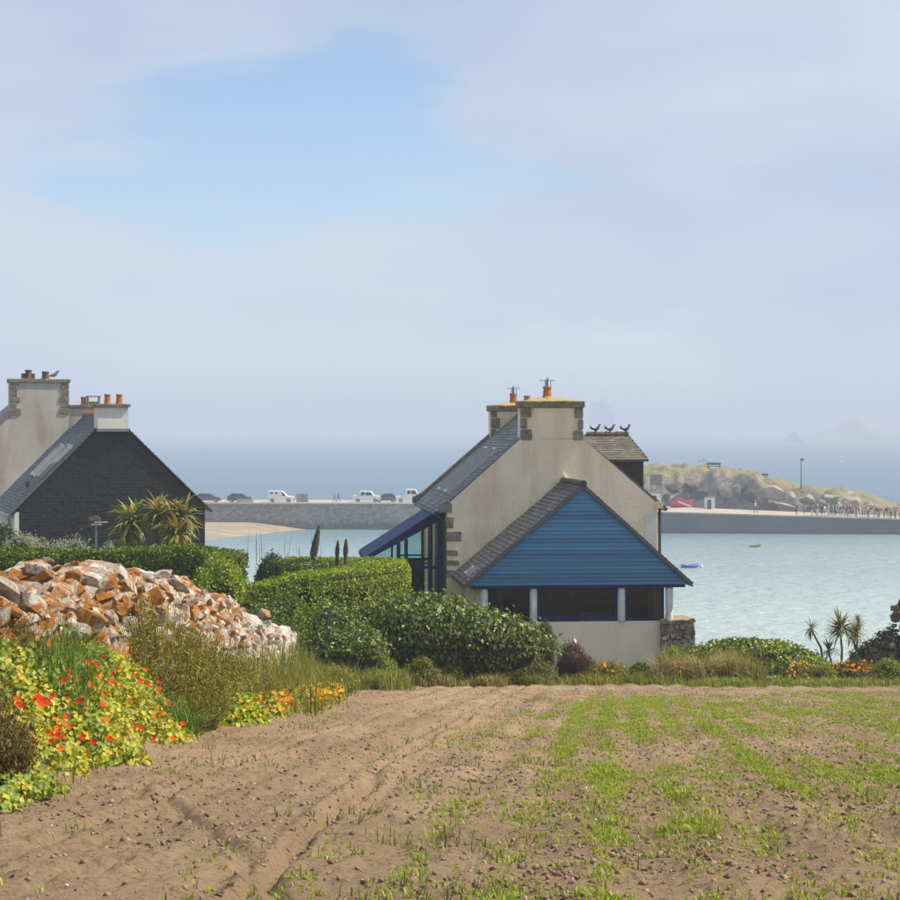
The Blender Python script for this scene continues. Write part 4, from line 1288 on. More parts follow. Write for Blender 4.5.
# lamp post
d = 300.0
x = XP(801, d); z0 = head_z(x, d)
lamp = empty('lamp_post', 'tall thin lamp post with a small square head on the headland', 'lamp post', (x, d, z0))
zt_ = ZP(460, d) - z0
MB().tube([(0, 0, -1), (0, 0, zt_)], [.10, .06], 8).build('pole', M['metal_dark'], lamp)
MB().box(-.12, .45, -.18, .18, zt_ - .12, zt_ + .22).build('lamp_head', M['metal_dark'], lamp)
# signboard
d = 301.0
p = PX(656, 480, d); s = d / F
sign = empty('signboard', 'grey square signboard on posts left of the red boat', 'sign', (p.x, d, head_z(p.x, d)))
zz = p.z - sign.location.z
MB().box(-6 * s, 6 * s, -.05, .05, zz - 5.5 * s, zz + 5.5 * s).build('board', plain('board_grey', (.18, .18, .19), (.14, .14, .15), 1, .8), sign)
for sx in (-1, 1):
    MB().box(sx * 5 * s - .06, sx * 5 * s + .06, .06, .16, -1, zz + 5 * s).build('post', M['metal_dark'], sign)
# white kiosk and white hut
def hut(px, py_top, py_bot, wpx, d, label, name):
    p = PX(px, py_bot, d); s = d / F; w = wpx * s; h = (py_bot - py_top) * s
    e = empty(name, label, 'hut', (p.x, d, slip_z(p.x)))
    h = ZP(py_top, d) - e.location.z
    MB().box(-w / 2, w / 2, -.9, .9, 0, h * .9).build('wall', M['white_paint'], e)
    MB().hexa([(-w / 2 - .1, -1, h * .9), (w / 2 + .1, -1, h * .9), (w / 2 + .1, 1, h * .9), (-w / 2 - .1, 1, h * .9), (-w / 2 - .1, -1, h * .93), (w / 2 + .1, -1, h), (w / 2 + .1, 1, h), (-w / 2 - .1, 1, h * .93)]).build('roof', M['metal_grey'], e)
    MB().box(-w * .35, w * .1, -.93, -.9, .05, h * .75).build('door', M['metal_dark'], e)
hut(655, 491.5, 503, 11, 293, 'low white kiosk at the left end of the slipway', 'kiosk')
hut(709.5, 496.5, 504, 9, 290, 'small white hut with dark front on the slipway, right of the red boat', 'hut')
# red boat hauled up
def boat_mesh(Lb, Wb, Hb, n=9):
    m = MB(); rows = []
    vs = []
    for i in range(n):
        k = i / (n - 1)
        w = Wb / 2 * (math.sin(min(1, (1 - k) * 1.6 + .02) * math.pi / 2) ** .8)
        x = Lb * (k - .5)
        zr = Hb * (.75 + .35 * k * k)
        vs += [(x, -w, zr), (x, -w * .7, Hb * .25), (x, 0, Hb * .02 + Hb * .3 * k ** 4), (x, w * .7, Hb * .25), (x, w, zr), (x, w * .85, zr - .03), (x, 0, Hb * .45), (x, -w * .85, zr - .03)]
    fs = []
    for i in range(n - 1):
        for j in range(8):
            fs.append((i * 8 + j, (i + 1) * 8 + j, (i + 1) * 8 + (j + 1) % 8, i * 8 + (j + 1) % 8))
    fs += [tuple(range(7, -1, -1)), tuple((n - 1) * 8 + j for j in range(8))]
    m.add(vs, fs)
    return m
M['red'] = plain('red_gelcoat', (.62, .06, .05), (.5, .05, .05), 1, .4)
M['hull_white'] = plain('white_gelcoat', (.80, .80, .78), (.72, .72, .70), 1, .35)
M['raft_blue'] = plain('blue_rubber', (.05, .10, .50), (.04, .08, .40), 1, .5)
M['dark_glass'] = plain('dark_glass', (.03, .035, .04), (.02, .025, .03), 1, .1)
d = 291.0
x = XP(682, d)
rb = empty('red_boat', 'red boat with a white stripe hauled out on the slipway', 'boat', (x, d, slip_z(x) + .1), R(-8))
boat_mesh(3.6, 1.7, 1.25).build('hull', M['red'], rb)
MB().bar((-.6, -.95, 1.05), (1.4, -.5, 0.2), .06, .25).build('stripe', M['hull_white'], rb)
MB().prism([(-1.0, 1.0), (.5, 1.0), (.0, 1.55), (-.7, 1.55)], -.5, .5).build('cabin', M['red'], rb)
# boats on the water
def motor_boat(px, py, Lpx, label, rz=0.0):
    d = EYE * F / (py - HZ)
    s = d / F; Lb = Lpx * s
    e = empty('motor_boat', label, 'boat', (XP(px, d), d, -.15 * Lb * .2), rz, 'boats moored in the bay')
    boat_mesh(Lb, Lb * .34, Lb * .17).build('hull', M['hull_white'], e)
    MB().prism([(-Lb * .22, Lb * .1), (Lb * .18, Lb * .1), (Lb * .10, Lb * .25), (-Lb * .16, Lb * .25)], -Lb * .11, Lb * .11).build('cabin', M['hull_white'], e)
    MB().prism([(-Lb * .16, Lb * .16), (Lb * .12, Lb * .16), (Lb * .085, Lb * .225), (-Lb * .13, Lb * .225)], -Lb * .114, Lb * .114).build('window', M['dark_glass'], e)
motor_boat(704, 461.5, 15, 'low white motor boat moored farthest out above the headland crest')
motor_boat(740, 470.8, 14, 'white motor boat with cabin just above the right crest of the headland')
motor_boat(894, 472.5, 5, 'tiny white boat at the right edge of the picture', .2)
def buoy(px, py, r, label):
    d = EYE * F / (py - HZ)
    o = MB().ball((0, 0, r * .5), (r, r, r), 12, 8).tube([(0, 0, r * 1.4), (0, 0, r * 1.8)], r * .15, 6).build('buoy', M['hull_white'], smooth=True)
    o.location = (XP(px, d), d, 0)
    tag(o, label, 'buoy', 'buoys in the bay')
buoy(701.5, 567.5, .20, 'small white buoy beside the blue inflatable dinghy')
buoy(841, 463, .6, 'tiny white buoy far out above the right end of the headland')
d = EYE * F / (567.5 - HZ)
raft = empty('inflatable_dinghy', 'blue inflatable dinghy floating right of the blue porch', 'dinghy', (XP(689, d), d, 0.06), R(6))
ring = []
for k in range(25):
    a = 2 * math.pi * k / 24
    ring.append((math.cos(a) * .92 * (1 + .12 * math.cos(a)), math.sin(a) * .55, .12 + .10 * max(0, math.cos(a)) ** 3))
MB().tube(ring, .17, 10, cap=False).build('tube', M['raft_blue'], raft, smooth=True)
MB().box(-.75, .75, -.42, .42, .0, .06).build('floor', M['raft_blue'], raft)
MB().box(-.35, -.1, -.45, .45, .2, .27).build('thwart', M['hull_white'], raft)
d = EYE * F / (547 - HZ)
dg = empty('rowing_boat', 'small grey wooden rowing boat on the water below the slipway', 'boat', (XP(755, d), d, -.05), R(10))
boat_mesh(1.7, .8, .42).build('hull', plain('weathered_wood', (.33, .30, .26), (.24, .21, .18), 3, .8), dg)
MB().box(-.15, .1, -.33, .33, .26, .30).build('thwart', M['white_paint'], dg)

# vehicles on the pier
M['tyre'] = plain('tyre', (.025, .025, .027), (.02, .02, .02), 3, .85)
M['rim'] = plain('rim', (.35, .35, .36), (.3, .3, .3), 3, .4, metal=.7)
def vehicle(name, label, px, col, prof, wins, Lv, W=1.7, d=290.5, cat='car', wheels=(.18, .80), extra=None, flip=False):
    e = empty(name, label, cat, (XP(px, d), d, zd), math.pi if flip else 0, 'vehicles parked on the pier')
    pm = plain(name + '_paint', col, tuple(c * .9 for c in col), 1, .35)
    MB().prism([((x - .5) * Lv, z) for x, z in prof], -W / 2, W / 2).build('body', pm, e, bevel=.05)
    for k, wv in enumerate(wins):
        for sy in (-1, 1):
            MB().prism([((x - .5) * Lv, z) for x, z in wv], sy * (W / 2 + .012) - .01, sy * (W / 2 + .012) + .01).build('window', M['dark_glass'], e)
    for wx in wheels:
        for sy in (-1, 1):
            y = sy * (W / 2 - .09)
            m = MB(); c = ((wx - .5) * Lv, .31)
            pr_ = []
            w_ = m.tube([(c[0], y - .10, c[1]), (c[0], y + .10, c[1])], .31, 16).build('wheel', M['tyre'], e)
            MB().tube([(c[0], y - .112, c[1]), (c[0], y + .112, c[1])], .18, 12).build('rim', M['rim'], w_)
    for sy in (-.62, .62):
        MB().box(.495 * Lv, .505 * Lv, sy * W / 2 / .75 - .14, sy * W / 2 / .75 + .14, .62, .78).build('headlight', M['white_paint'], e)
    MB().box(-.507 * Lv, .507 * Lv, -W / 2 + .05, W / 2 - .05, .32, .46).build('bumper', M['metal_dark'], e)
    return e
hatch = [(0, .25), (1, .25), (1, .62), (.97, .80), (.78, .92), (.60, 1.38), (.22, 1.45), (.05, 1.0), (0, .85)]
hwin = [[(.10, .95), (.42, .95), (.42, 1.33), (.24, 1.36)], [(.45, .95), (.73, .93), (.60, 1.30), (.45, 1.33)]]
vehicle('hatchback_car', 'dark blue hatchback, the left of two dark cars, half hidden by the slate gable', 208, (.06, .07, .10), hatch, hwin, 4.2)
vehicle('hatchback_car', 'dark grey hatchback on the pier left of the white van', 240, (.05, .055, .075), hatch, hwin, 4.0)
van = [(0, .25), (1, .25), (1, .65), (.96, .88), (.74, 1.0), (.58, 1.72), (.52, 1.80), (.03, 1.80), (0, 1.6)]
vehicle('delivery_van', 'white panel van, the only closed van on the pier', 281, (.80, .80, .79), van, [[(.56, 1.05), (.72, 1.03), (.60, 1.58), (.56, 1.58)], [(.10, 1.35), (.20, 1.35), (.20, 1.6), (.10, 1.6)], [(.30, 1.35), (.38, 1.35), (.38, 1.6), (.30, 1.6)]], 4.2, 1.8, cat='van')
pick = [(0, .35), (1, .35), (1, .75), (.97, .98), (.76, 1.08), (.66, 1.72), (.26, 1.78), (.22, 1.12), (0, 1.05)]
vehicle('pickup_truck', 'white double-cab pickup, the left of the two white trucks', 367, (.78, .78, .78), pick, [[(.28, 1.12), (.42, 1.12), (.42, 1.62), (.31, 1.62)], [(.46, 1.12), (.70, 1.10), (.63, 1.58), (.46, 1.62)]], 4.5, 1.8, cat='truck')
vehicle('estate_car', 'dark grey estate car between the two white trucks', 386, (.10, .105, .11), hatch, hwin, 3.6, flip=True)
pick2 = [(0, .35), (1, .35), (1, .80), (.97, 1.05), (.80, 1.2), (.70, 2.05), (.36, 2.1), (.34, 1.0), (0, 1.0)]
vehicle('flatbed_truck', 'white flatbed truck at the right, beside the roof corner', 410, (.80, .80, .80), pick2, [[(.40, 1.3), (.52, 1.3), (.52, 1.9), (.42, 1.9)], [(.55, 1.3), (.75, 1.25), (.67, 1.88), (.55, 1.9)]], 4.6, 1.9, cat='truck')
o = MB().box(-.95, .95, -.5, .5, 0, 1.35).box(-.75, .75, -.52, -.5, .15, 1.1).build('pier_kiosk', plain('brown_box', (.34, .28, .22), (.26, .21, .17), 1, .9), bevel=.06)
o.location = (XP(302.5, 290.5), 290.5, zd)
tag(o, 'brown cabinet on the pier just right of the white van', 'cabinet')
o = MB().box(-1.3, 1.3, -.25, .25, 0, .45).box(-1.35, 1.35, -.3, .3, .45, .52).build('stone_seat', M['deck'], bevel=.04)
o.location = (XP(245.5, 289.2), 289.2, zd)
tag(o, 'low pale stone bench in front of the dark grey hatchback', 'bench')

# ------------------------------------------------------------------ people on the pier and slipway
def person_mesh(pose):
    """one continuous figure grown with a Skin modifier; 1.72 m tall"""
    st = {'stand': (0, 0, .12, -.12), 'walk': (.26, -.22, -.25, .25), 'lean': (.05, -.05, .18, .30)}[pose]
    J = {'pel': (0, 0, .95), 'wst': (0, .01, 1.08), 'chs': (0, .0, 1.28), 'nck': (0, .0, 1.47), 'hd0': (0, -.02, 1.56), 'hd1': (0, -.03, 1.68)}
    E = [('pel', 'wst'), ('wst', 'chs'), ('chs', 'nck'), ('nck', 'hd0'), ('hd0', 'hd1')]
    Rr = {'pel': (.15, .11), 'wst': (.135, .10), 'chs': (.165, .115), 'nck': (.055, .055), 'hd0': (.075, .085), 'hd1': (.07, .085)}
    for s, sg in (('l', -1), ('r', 1)):
        lf = st[0] if sg < 0 else st[1]
        af = st[2] if sg < 0 else st[3]
        J['hip' + s] = (.10 * sg, 0, .88); J['kne' + s] = (.11 * sg, -lf * .55 - .02, .49); J['ank' + s] = (.11 * sg, -lf + .02, .08); J['toe' + s] = (.13 * sg, -lf - .15, .035)
        J['sho' + s] = (.20 * sg, .01, 1.40); J['elb' + s] = (.26 * sg, -af * .35 + .03, 1.12); J['wri' + s] = (.25 * sg, -af - .04, .89); J['pal' + s] = (.245 * sg, -af - .06, .81)
        E += [('pel', 'hip' + s), ('hip' + s, 'kne' + s), ('kne' + s, 'ank' + s), ('ank' + s, 'toe' + s), ('chs', 'sho' + s), ('sho' + s, 'elb' + s), ('elb' + s, 'wri' + s), ('wri' + s, 'pal' + s)]
        for nm, r_ in (('hip', .095), ('kne', .062), ('ank', .045), ('toe', .038), ('sho', .068), ('elb', .046), ('wri', .032), ('pal', .036)): Rr[nm + s] = (r_, r_)
    names = list(J)
    me = bpy.data.meshes.new('skeleton')
    me.from_pydata([J[k] for k in names], [(names.index(a), names.index(b)) for a, b in E], [])
    o = bpy.data.objects.new('skeleton', me)
    COL.objects.link(o)
    o.modifiers.new('skin', 'SKIN')
    sub = o.modifiers.new('sub', 'SUBSURF'); sub.levels = 1
    for i, k in enumerate(names):
        sv = me.skin_vertices[0].data[i]
        sv.radius = Rr[k]
        sv.use_root = (k == 'pel')
    dg_ = bpy.context.evaluated_depsgraph_get()
    out = bpy.data.meshes.new_from_object(o.evaluated_get(dg_))
    bpy.data.objects.remove(o)
    bm = bmesh.new(); bm.from_mesh(out)
    def finger(a, b, r):
        a, b = Vector(a), Vector(b); dd = (b - a).normalized(); s = dd.orthogonal().normalized(); t = dd.cross(s)
        r0 = [bm.verts.new(a + (s * math.cos(q) + t * math.sin(q)) * r) for q in (0, 2.1, 4.2)]
        md = a.lerp(b, .55) + Vector((0, -.006, 0))
        r1 = [bm.verts.new(md + (s * math.cos(q) + t * math.sin(q)) * r * .9) for q in (0, 2.1, 4.2)]
        tp = bm.verts.new(b)
        for k in range(3):
            bm.faces.new((r0[k], r0[(k + 1) % 3], r1[(k + 1) % 3], r1[k])); bm.faces.new((r1[k], r1[(k + 1) % 3], tp))
    for s, sg in (('l', -1), ('r', 1)):
        p = Vector(J['pal' + s])
        for k in range(4):
            q = p + Vector((0, (k - 1.5) * .018, -.025))
            finger(q, q + Vector((-.012 * sg, -.012, -.075 + abs(k - 1.4) * .01)), .0085)
        finger(p + Vector((0, -.028, .01)), p + Vector((-.01 * sg, -.06, -.04)), .0095)
    finger((0, -.105, 1.605), (0, -.130, 1.585), .014)      # nose
    bm.to_mesh(out); bm.free()
    for f in out.polygons:
        c = f.center
        arm = abs(c.x) > .185 and c.z < 1.34
        if c.z > 1.66 or (c.z > 1.56 and c.y > .02): mi = 3
        elif c.z > 1.49: mi = 0
        elif arm and c.z < 1.16: mi = 0
        elif c.z > .98 or arm: mi = 1
        elif c.z < .075: mi = 4
        else: mi = 2
        f.material_index = mi
        f.use_smooth = True
    for nm in ('skin', 'top', 'trousers', 'hair', 'shoes'): out.materials.append(None)
    return out
PEOPLE = {p: person_mesh(p) for p in ('stand', 'walk', 'lean')}
SK = plain('skin', (.48, .28, .19), (.42, .24, .16), 3, .6)
TOPS = {'red': (.42, .05, .06), 'white': (.78, .77, .75), 'navy': (.03, .04, .10), 'black': (.02, .02, .022), 'pale blue': (.35, .50, .66), 'maroon': (.18, .03, .05), 'grey': (.25, .25, .26), 'pink': (.62, .28, .32), 'beige': (.50, .40, .28), 'dark green': (.05, .09, .05), 'orange': (.60, .20, .05), 'purple': (.16, .07, .20)}
TRS = {'black': (.02, .02, .025), 'blue': (.07, .11, .20), 'khaki': (.30, .24, .16), 'white': (.68, .66, .63)}
cloth = {}
def cmat(c, d_):
    k = (c, d_)
    if k not in cloth: cloth[k] = plain('cloth_' + c.replace(' ', '_') + '_' + ('top' if d_ is TOPS else 'legs') if False else 'cloth_' + c.replace(' ', '_'), d_, tuple(q * .85 for q in d_), 5, .85)
    return cloth[k]
HAIRS = [(.03, .02, .015), (.12, .07, .03), (.30, .22, .12), (.45, .43, .40)]
HM = [plain('hair', h, None, 9, .7) for h in HAIRS]
def person(x, y, z, pose, top, trs, label, group, rz, scale=1.0, hat=None, pack=None):
    o = link('person', PEOPLE[pose])
    for i, m_ in enumerate((SK, cmat(top, TOPS[top]), cmat(trs, TRS[trs]), random.choice(HM), M['tyre'])):
        o.material_slots[i].link = 'OBJECT'
        o.material_slots[i].material = m_
    o.location = (x, y, z); o.rotation_euler = (0, 0, rz); o.scale = (scale,) * 3
    if hat:
        MB().lathe(0, -.03, [(.17, 1.68), (.17, 1.70), (.105, 1.71), (.09, 1.80), (.03, 1.82)], 12).build('hat', cmat(hat, TOPS[hat]), o)
    if pack:
        MB().box(-.15, .15, .11, .28, 1.05, 1.46).box(-.12, .12, .28, .34, 1.08, 1.28).build('backpack', cmat(pack, TOPS[pack]), o, bevel=.03)
    return tag(o, label, 'person', group)
pairs = [(t, q) for t in TOPS for q in TRS]
rp = random.Random(21); rp.shuffle(pairs)
qx = [(796.5, 'navy', 'black'), (804, 'dark green', 'blue'), (817.5, 'beige', 'white')]
pxq = 812.0
k = 0
used_pairs = {(b, c) for a, b, c in qx}
pairs = [p_ for p_ in pairs if p_ not in used_pairs and p_ not in {('grey', 'khaki'), ('navy', 'blue')}]
lst = list(qx)
while pxq < 903 and k < len(pairs):
    lst.append((pxq + rp.uniform(-1, 1), *pairs[k])); k += 1
    pxq += rp.uniform(1.6, 3.4)
for i, (px, tp, tr) in enumerate(lst):
    d = 274.5 + rp.uniform(0, 3.5) - (px - 796) * .02
    x = XP(px, d)
    hat = rp.choice([None, None, None, 'white', 'beige']); pk = rp.choice([None, None, 'red', 'black', 'navy'])
    if i < 3: hat = pk = None
    lab = f'person in {tp} top, {tr} trousers' + (f', {hat} hat' if hat else '') + (f', {pk} backpack' if pk else '') + (', queuing on the slipway' if i > 2 else ', at the head of the queue')
    person(x, max(d, slip_y(x) + .9), slip_z(x), rp.choice(['stand', 'lean', 'stand', 'walk']), tp, tr, lab, 'people queuing on the slipway', rp.uniform(-2.4, 2.4), rp.uniform(.92, 1.07), hat, pk)
d = 280.0
x = XP(755.5, d)
person(x, d, slip_z(x), 'walk', 'white', 'blue' if ('white', 'blue') not in lst else 'blue', 'person in a white top walking alone below the pale pink boulder', 'people walking on the slipway', R(80), 1.08, 'beige')
d = 290.0
person(XP(334.5, d), d, zd, 'walk', 'grey', 'khaki', 'left of the two people walking on the pier, grey top', 'people walking on the pier', R(-80))
person(XP(338.5, d), d, zd, 'walk', 'navy', 'blue', 'right of the two people walking on the pier, navy top', 'people walking on the pier', R(-80))

# ------------------------------------------------------------------ hedges, shrubs, palms
G_HEDGE = [(.085, .140, .010), (.14, .195, .012), (.050, .085, .008), (.20, .25, .02)]
G_DARK = [(.028, .055, .014), (.045, .080, .018), (.02, .04, .012), (.07, .11, .02)]
G_BRIGHT = [(.20, .27, .016), (.26, .335, .022), (.12, .175, .014), (.34, .40, .035)]
G_SHINY = [(.12, .165, .02), (.08, .12, .016), (.19, .235, .035), (.055, .085, .013), (.22, .27, .06)]
G_OLIVE = [(.17, .16, .025), (.22, .19, .03), (.12, .12, .02), (.26, .20, .04)]
G_DRY = [(.40, .30, .12), (.33, .25, .08), (.22, .20, .05), (.48, .37, .17)]
G_GRASS = [(.17, .20, .025), (.23, .25, .035), (.28, .27, .05), (.12, .15, .02)]

def hedge_path(name, label, pts, width, dens, leaf, pal, zbot=None, mat='leaf', group=None, lump=.12, cat='hedge', w=None):
    """clipped hedge along a ground path: pts (x, y, z_top)"""
    pts = np.array(pts, float)
    seg = np.linalg.norm(np.diff(pts[:, :2], axis=0), axis=1)
    cum = np.concatenate([[0], np.cumsum(seg)])
    Lp = cum[-1]
    def at(s):
        x, y, z = (np.interp(s, cum, pts[:, i]) for i in range(3))
        e = .05
        tx = np.interp(s + e, cum, pts[:, 0]) - np.interp(s - e, cum, pts[:, 0])
        ty = np.interp(s + e, cum, pts[:, 1]) - np.interp(s - e, cum, pts[:, 1])
        l = np.hypot(tx, ty) + 1e-9
        return x, y, z, -ty / l, tx / l
    e = empty(name, label, cat, (pts[0, 0], pts[0, 1], zg1(pts[0, 0], pts[0, 1])), group=group)
    loc = np.array(e.location)
    def section(s, q):
        """q in 0..1 round the section from one foot over the top to the other foot"""
        x, y, z, nx_, ny_ = at(s)
        g_ = zg(x, y)
        h = z - g_
        per = 2 * h + width
        a = q * per
        side = np.where(a < h, -1.0, np.where(a > h + width, 1.0, (a - h) / width * 2 - 1))
        hh = np.where(a < h, a, np.where(a > h + width, per - a, h))
        r = .28
        # rounded shoulders
        hh = hh - r * .6 * np.clip((np.abs(side) - .72) / .28, 0, 1) ** 2 * (hh > h - r)
        nside = np.where((a < h) | (a > h + width), side, side * .35)
        nz_ = np.where((a < h) | (a > h + width), .25, 1.0)
        off = (fbm2(s * 1.3 + 5 * side, hh * 1.3 + q * 3, 3, 13) - .5) * 2 * lump
        px_ = x + nx_ * (side * width / 2 + nside * off)
        py_ = y + ny_ * (side * width / 2 + nside * off)
        pz_ = g_ + hh + off * (nz_ > .9)
        Nn = nrm(np.stack([nx_ * nside, ny_ * nside, nz_], -1))
        return np.stack([px_, py_, pz_], -1), Nn
    hmean = float(np.mean(pts[:, 2] - zg(pts[:, 0], pts[:, 1])))
    n = int(dens * Lp * (2 * hmean + width))
    s, q = rng.random(n) * Lp, rng.random(n)
    P, Nn = section(s, q)
    P = P - Nn * (rng.random((n, 1)) ** 2 * .16) + Nn * .05 * rng.random((n, 1))
    # end faces
    ne = int(dens * width * hmean)
    for s_end, sg in ((0.0, -1), (Lp, 1)):
        x, y, z, nx_, ny_ = at(np.full(ne, s_end))
        g_ = zg(x, y)
        a, hh = (rng.random(ne) - .5) * width, rng.random(ne) ** .8 * (z - g_)
        tx, ty = ny_ * sg, -nx_ * sg
        j = rng.random(ne) * .12
        Pe = np.stack([x + nx_ * a + tx * j, y + ny_ * a + ty * j, g_ + hh], -1)
        P = np.concatenate([P, Pe]); Nn = np.concatenate([Nn, np.stack([tx, ty, np.full(ne, .3)], -1)])
    cards('foliage', leaf_polys(P - loc, Nn, leaf, .6, .75, .25), mixcol(pal, len(P), .2, w), M[mat], e)['kind'] = 'stuff'
    # closed dark core, added to block light through the leaves
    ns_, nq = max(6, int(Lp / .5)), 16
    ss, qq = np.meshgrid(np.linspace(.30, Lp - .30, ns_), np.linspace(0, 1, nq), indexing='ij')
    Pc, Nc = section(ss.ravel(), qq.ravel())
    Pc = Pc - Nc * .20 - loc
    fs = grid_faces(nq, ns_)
    me = np_mesh('shade_core', Pc, fs)
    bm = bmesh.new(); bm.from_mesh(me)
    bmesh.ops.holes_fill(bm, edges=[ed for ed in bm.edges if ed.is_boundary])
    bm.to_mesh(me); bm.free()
    link('shade_core', me, M['core'], e)
    return e

def bush(name, label, px, d, wpx, py_top, py_bot=None, depth=None, leaf=.08, n=4000, pal=G_HEDGE, blobs=14, mat='leaf', cat='shrub', group=None, seed=0, core='core', aspect=.6, w=None, spread=.8, flat=.36, ragged=.2, up=.25):
    rr = np.random.default_rng(100 + seed)
    s = d / F
    x = XP(px, d)
    z0 = zg1(x, d) if py_bot is None else ZP(py_bot, d)
    zt = ZP(py_top, d)
    W, Hh = wpx * s, max(zt - z0, .3)
    D = depth or min(W * .7, 2.0)
    e = empty(name, label, cat, (x, d, z0), group=group)
    P, N = [], []
    cm = MB()
    n = int(n * 2.4)
    leaf = leaf * .92
    per = n // blobs
    for k in range(blobs):
        u = rr.uniform(-1, 1); v = rr.uniform(-1, 1)
        h = math.sqrt(max(.05, 1 - .85 * u * u)) * rr.uniform(.80, 1.0)
        r = np.array([W * .24, D * .30, Hh * .30]) * rr.uniform(.75, 1.25)
        kz = rr.random() ** .6
        c = np.array([u * (W / 2 - r[0] * .8), v * (D / 2 - r[1] * .6), max(r[2] * .6, (Hh * h - r[2]) * kz)])
        n_ = rr.normal(0, 1, (per, 3)); n_[:, 2] = np.abs(n_[:, 2]) * .9 + n_[:, 2] * .1
        n_ /= np.linalg.norm(n_, axis=1, keepdims=True)
        q = 1 + ragged * rr.normal(0, 1, (per, 1)) * .8
        P.append(c + n_ * r * q); N.append(n_)
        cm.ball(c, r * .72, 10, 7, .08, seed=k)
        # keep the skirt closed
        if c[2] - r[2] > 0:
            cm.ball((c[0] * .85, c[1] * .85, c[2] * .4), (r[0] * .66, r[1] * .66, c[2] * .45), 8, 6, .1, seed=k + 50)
            m2 = int(per * .8)
            n_ = rr.normal(0, 1, (m2, 3)); n_ /= np.linalg.norm(n_, axis=1, keepdims=True)
            P.append(np.array([c[0] * .9, c[1] * .9, c[2] * .45]) + n_ * np.array([r[0] * .92, r[1] * .92, c[2] * .55])); N.append(n_)
    P, N = np.concatenate(P), np.concatenate(N)
    keep = P[:, 2] > -.05
    P, N = P[keep], N[keep]
    cards('foliage', leaf_polys(P, N, leaf, aspect, spread, up), mixcol(pal, len(P), .22, w), M[mat], e)['kind'] = 'stuff'
    cm.build('shade_core', M[core], e, smooth=True)  # dark balls added to block light behind the leaf shell
    return e

# left clipped hedge before the slate-hung house
hedge_path('clipped_hedge', 'long clipped hedge with dark front between the stone wall and the slate-hung house', [(-15.5, 50.6, ZP(552, 50)), (-10, 50.3, ZP(553, 50)), (-7.2, 50, ZP(546, 50)), (-6.0, 49.6, ZP(553, 50))], 1.7, 900, .085, G_HEDGE, lump=.14)
# curved hedge ring by the lean-to
zr_ = ZP(572, 50.3)
hedge_path('curved_hedge', 'bright clipped hedge curving round a hollow beside the glazed lean-to', [(-5.6, 49.2, zr_ - .35), (-4.3, 49.6, zr_ - .05), (-3.0, 50.8, zr_), (-1.95, 53.0, zr_), (-1.95, 56.2, ZP(561, 56.2)), (-3.3, 58.2, ZP(559.5, 58)), (-5.3, 58.6, ZP(560, 58))], 1.35, 950, .075, G_BRIGHT, lump=.08)
bush('dome_bush', 'dark rounded bush on the skyline above the hedges, left of the dry spikes', 275, 59, 42, 546, 600, 2.0, .09, 3500, G_DARK, 10, seed=1)
bush('hedge_end_bush', 'bright leafy bush at the right end of the long hedge', 221, 48, 56, 546, 620, 2.2, .08, 6000, G_BRIGHT, 14, seed=2)
bush('dark_hedge_bush', 'dark green bush in the hollow behind the end of the stone wall', 272, 46.5, 84, 586, 655, 2.2, .08, 7000, G_HEDGE, 16, seed=3)
bush('corner_bush', 'dark ivy-green bush at the left edge beside the slate-hung house corner', 2, 58, 26, 516, 560, 1.5, .09, 2500, G_DARK, 8, seed=4)
bush('euonymus_shrub', 'large glossy-leaved shrub mass in front of the lean-to and porch', 430, 48.6, 222, 586, 668, 2.4, .15, 15000, G_SHINY, 34, 'leaf_shiny', seed=5, aspect=.5, spread=.7, up=.55)
bush('euonymus_shrub', 'smaller glossy shrub filling the gap below the curved hedge', 335, 47.0, 96, 600, 664, 2.0, .12, 6000, G_SHINY, 14, 'leaf_shiny', seed=6, aspect=.5, up=.5)
bush('silvery_shrub', 'pale silvery grey shrub rising over the long hedge at left', 22, 52.5, 74, 530, 575, 1.6, .09, 3500, [(.36, .37, .27), (.26, .29, .17), (.17, .22, .09), (.44, .43, .34)], 14, seed=7, ragged=.3, aspect=.3, up=1)
bush('silvery_shrub', 'pale silvery grey shrub left of the weather vane, over the hedge', 70, 52.5, 50, 529, 575, 1.6, .09, 2500, [(.36, .37, .27), (.26, .29, .17), (.17, .22, .09), (.44, .43, .34)], 10, seed=8, ragged=.3, aspect=.3, up=1)
bush('silvery_shrub', 'small pale grey shrub just right of the weather vane', 108, 52.2, 18, 535, 575, 1.0, .08, 900, [(.36, .37, .27), (.26, .29, .17), (.17, .22, .09)], 5, seed=9, ragged=.3, aspect=.3, up=1)
bush('silvery_shrub', 'grey-green shrub growing behind the far end of the stone wall', 215, 41, 56, 596, 650, 1.2, .08, 3000, [(.28, .29, .17), (.20, .23, .10), (.12, .16, .05)], 10, seed=10, ragged=.3, aspect=.35, up=1)
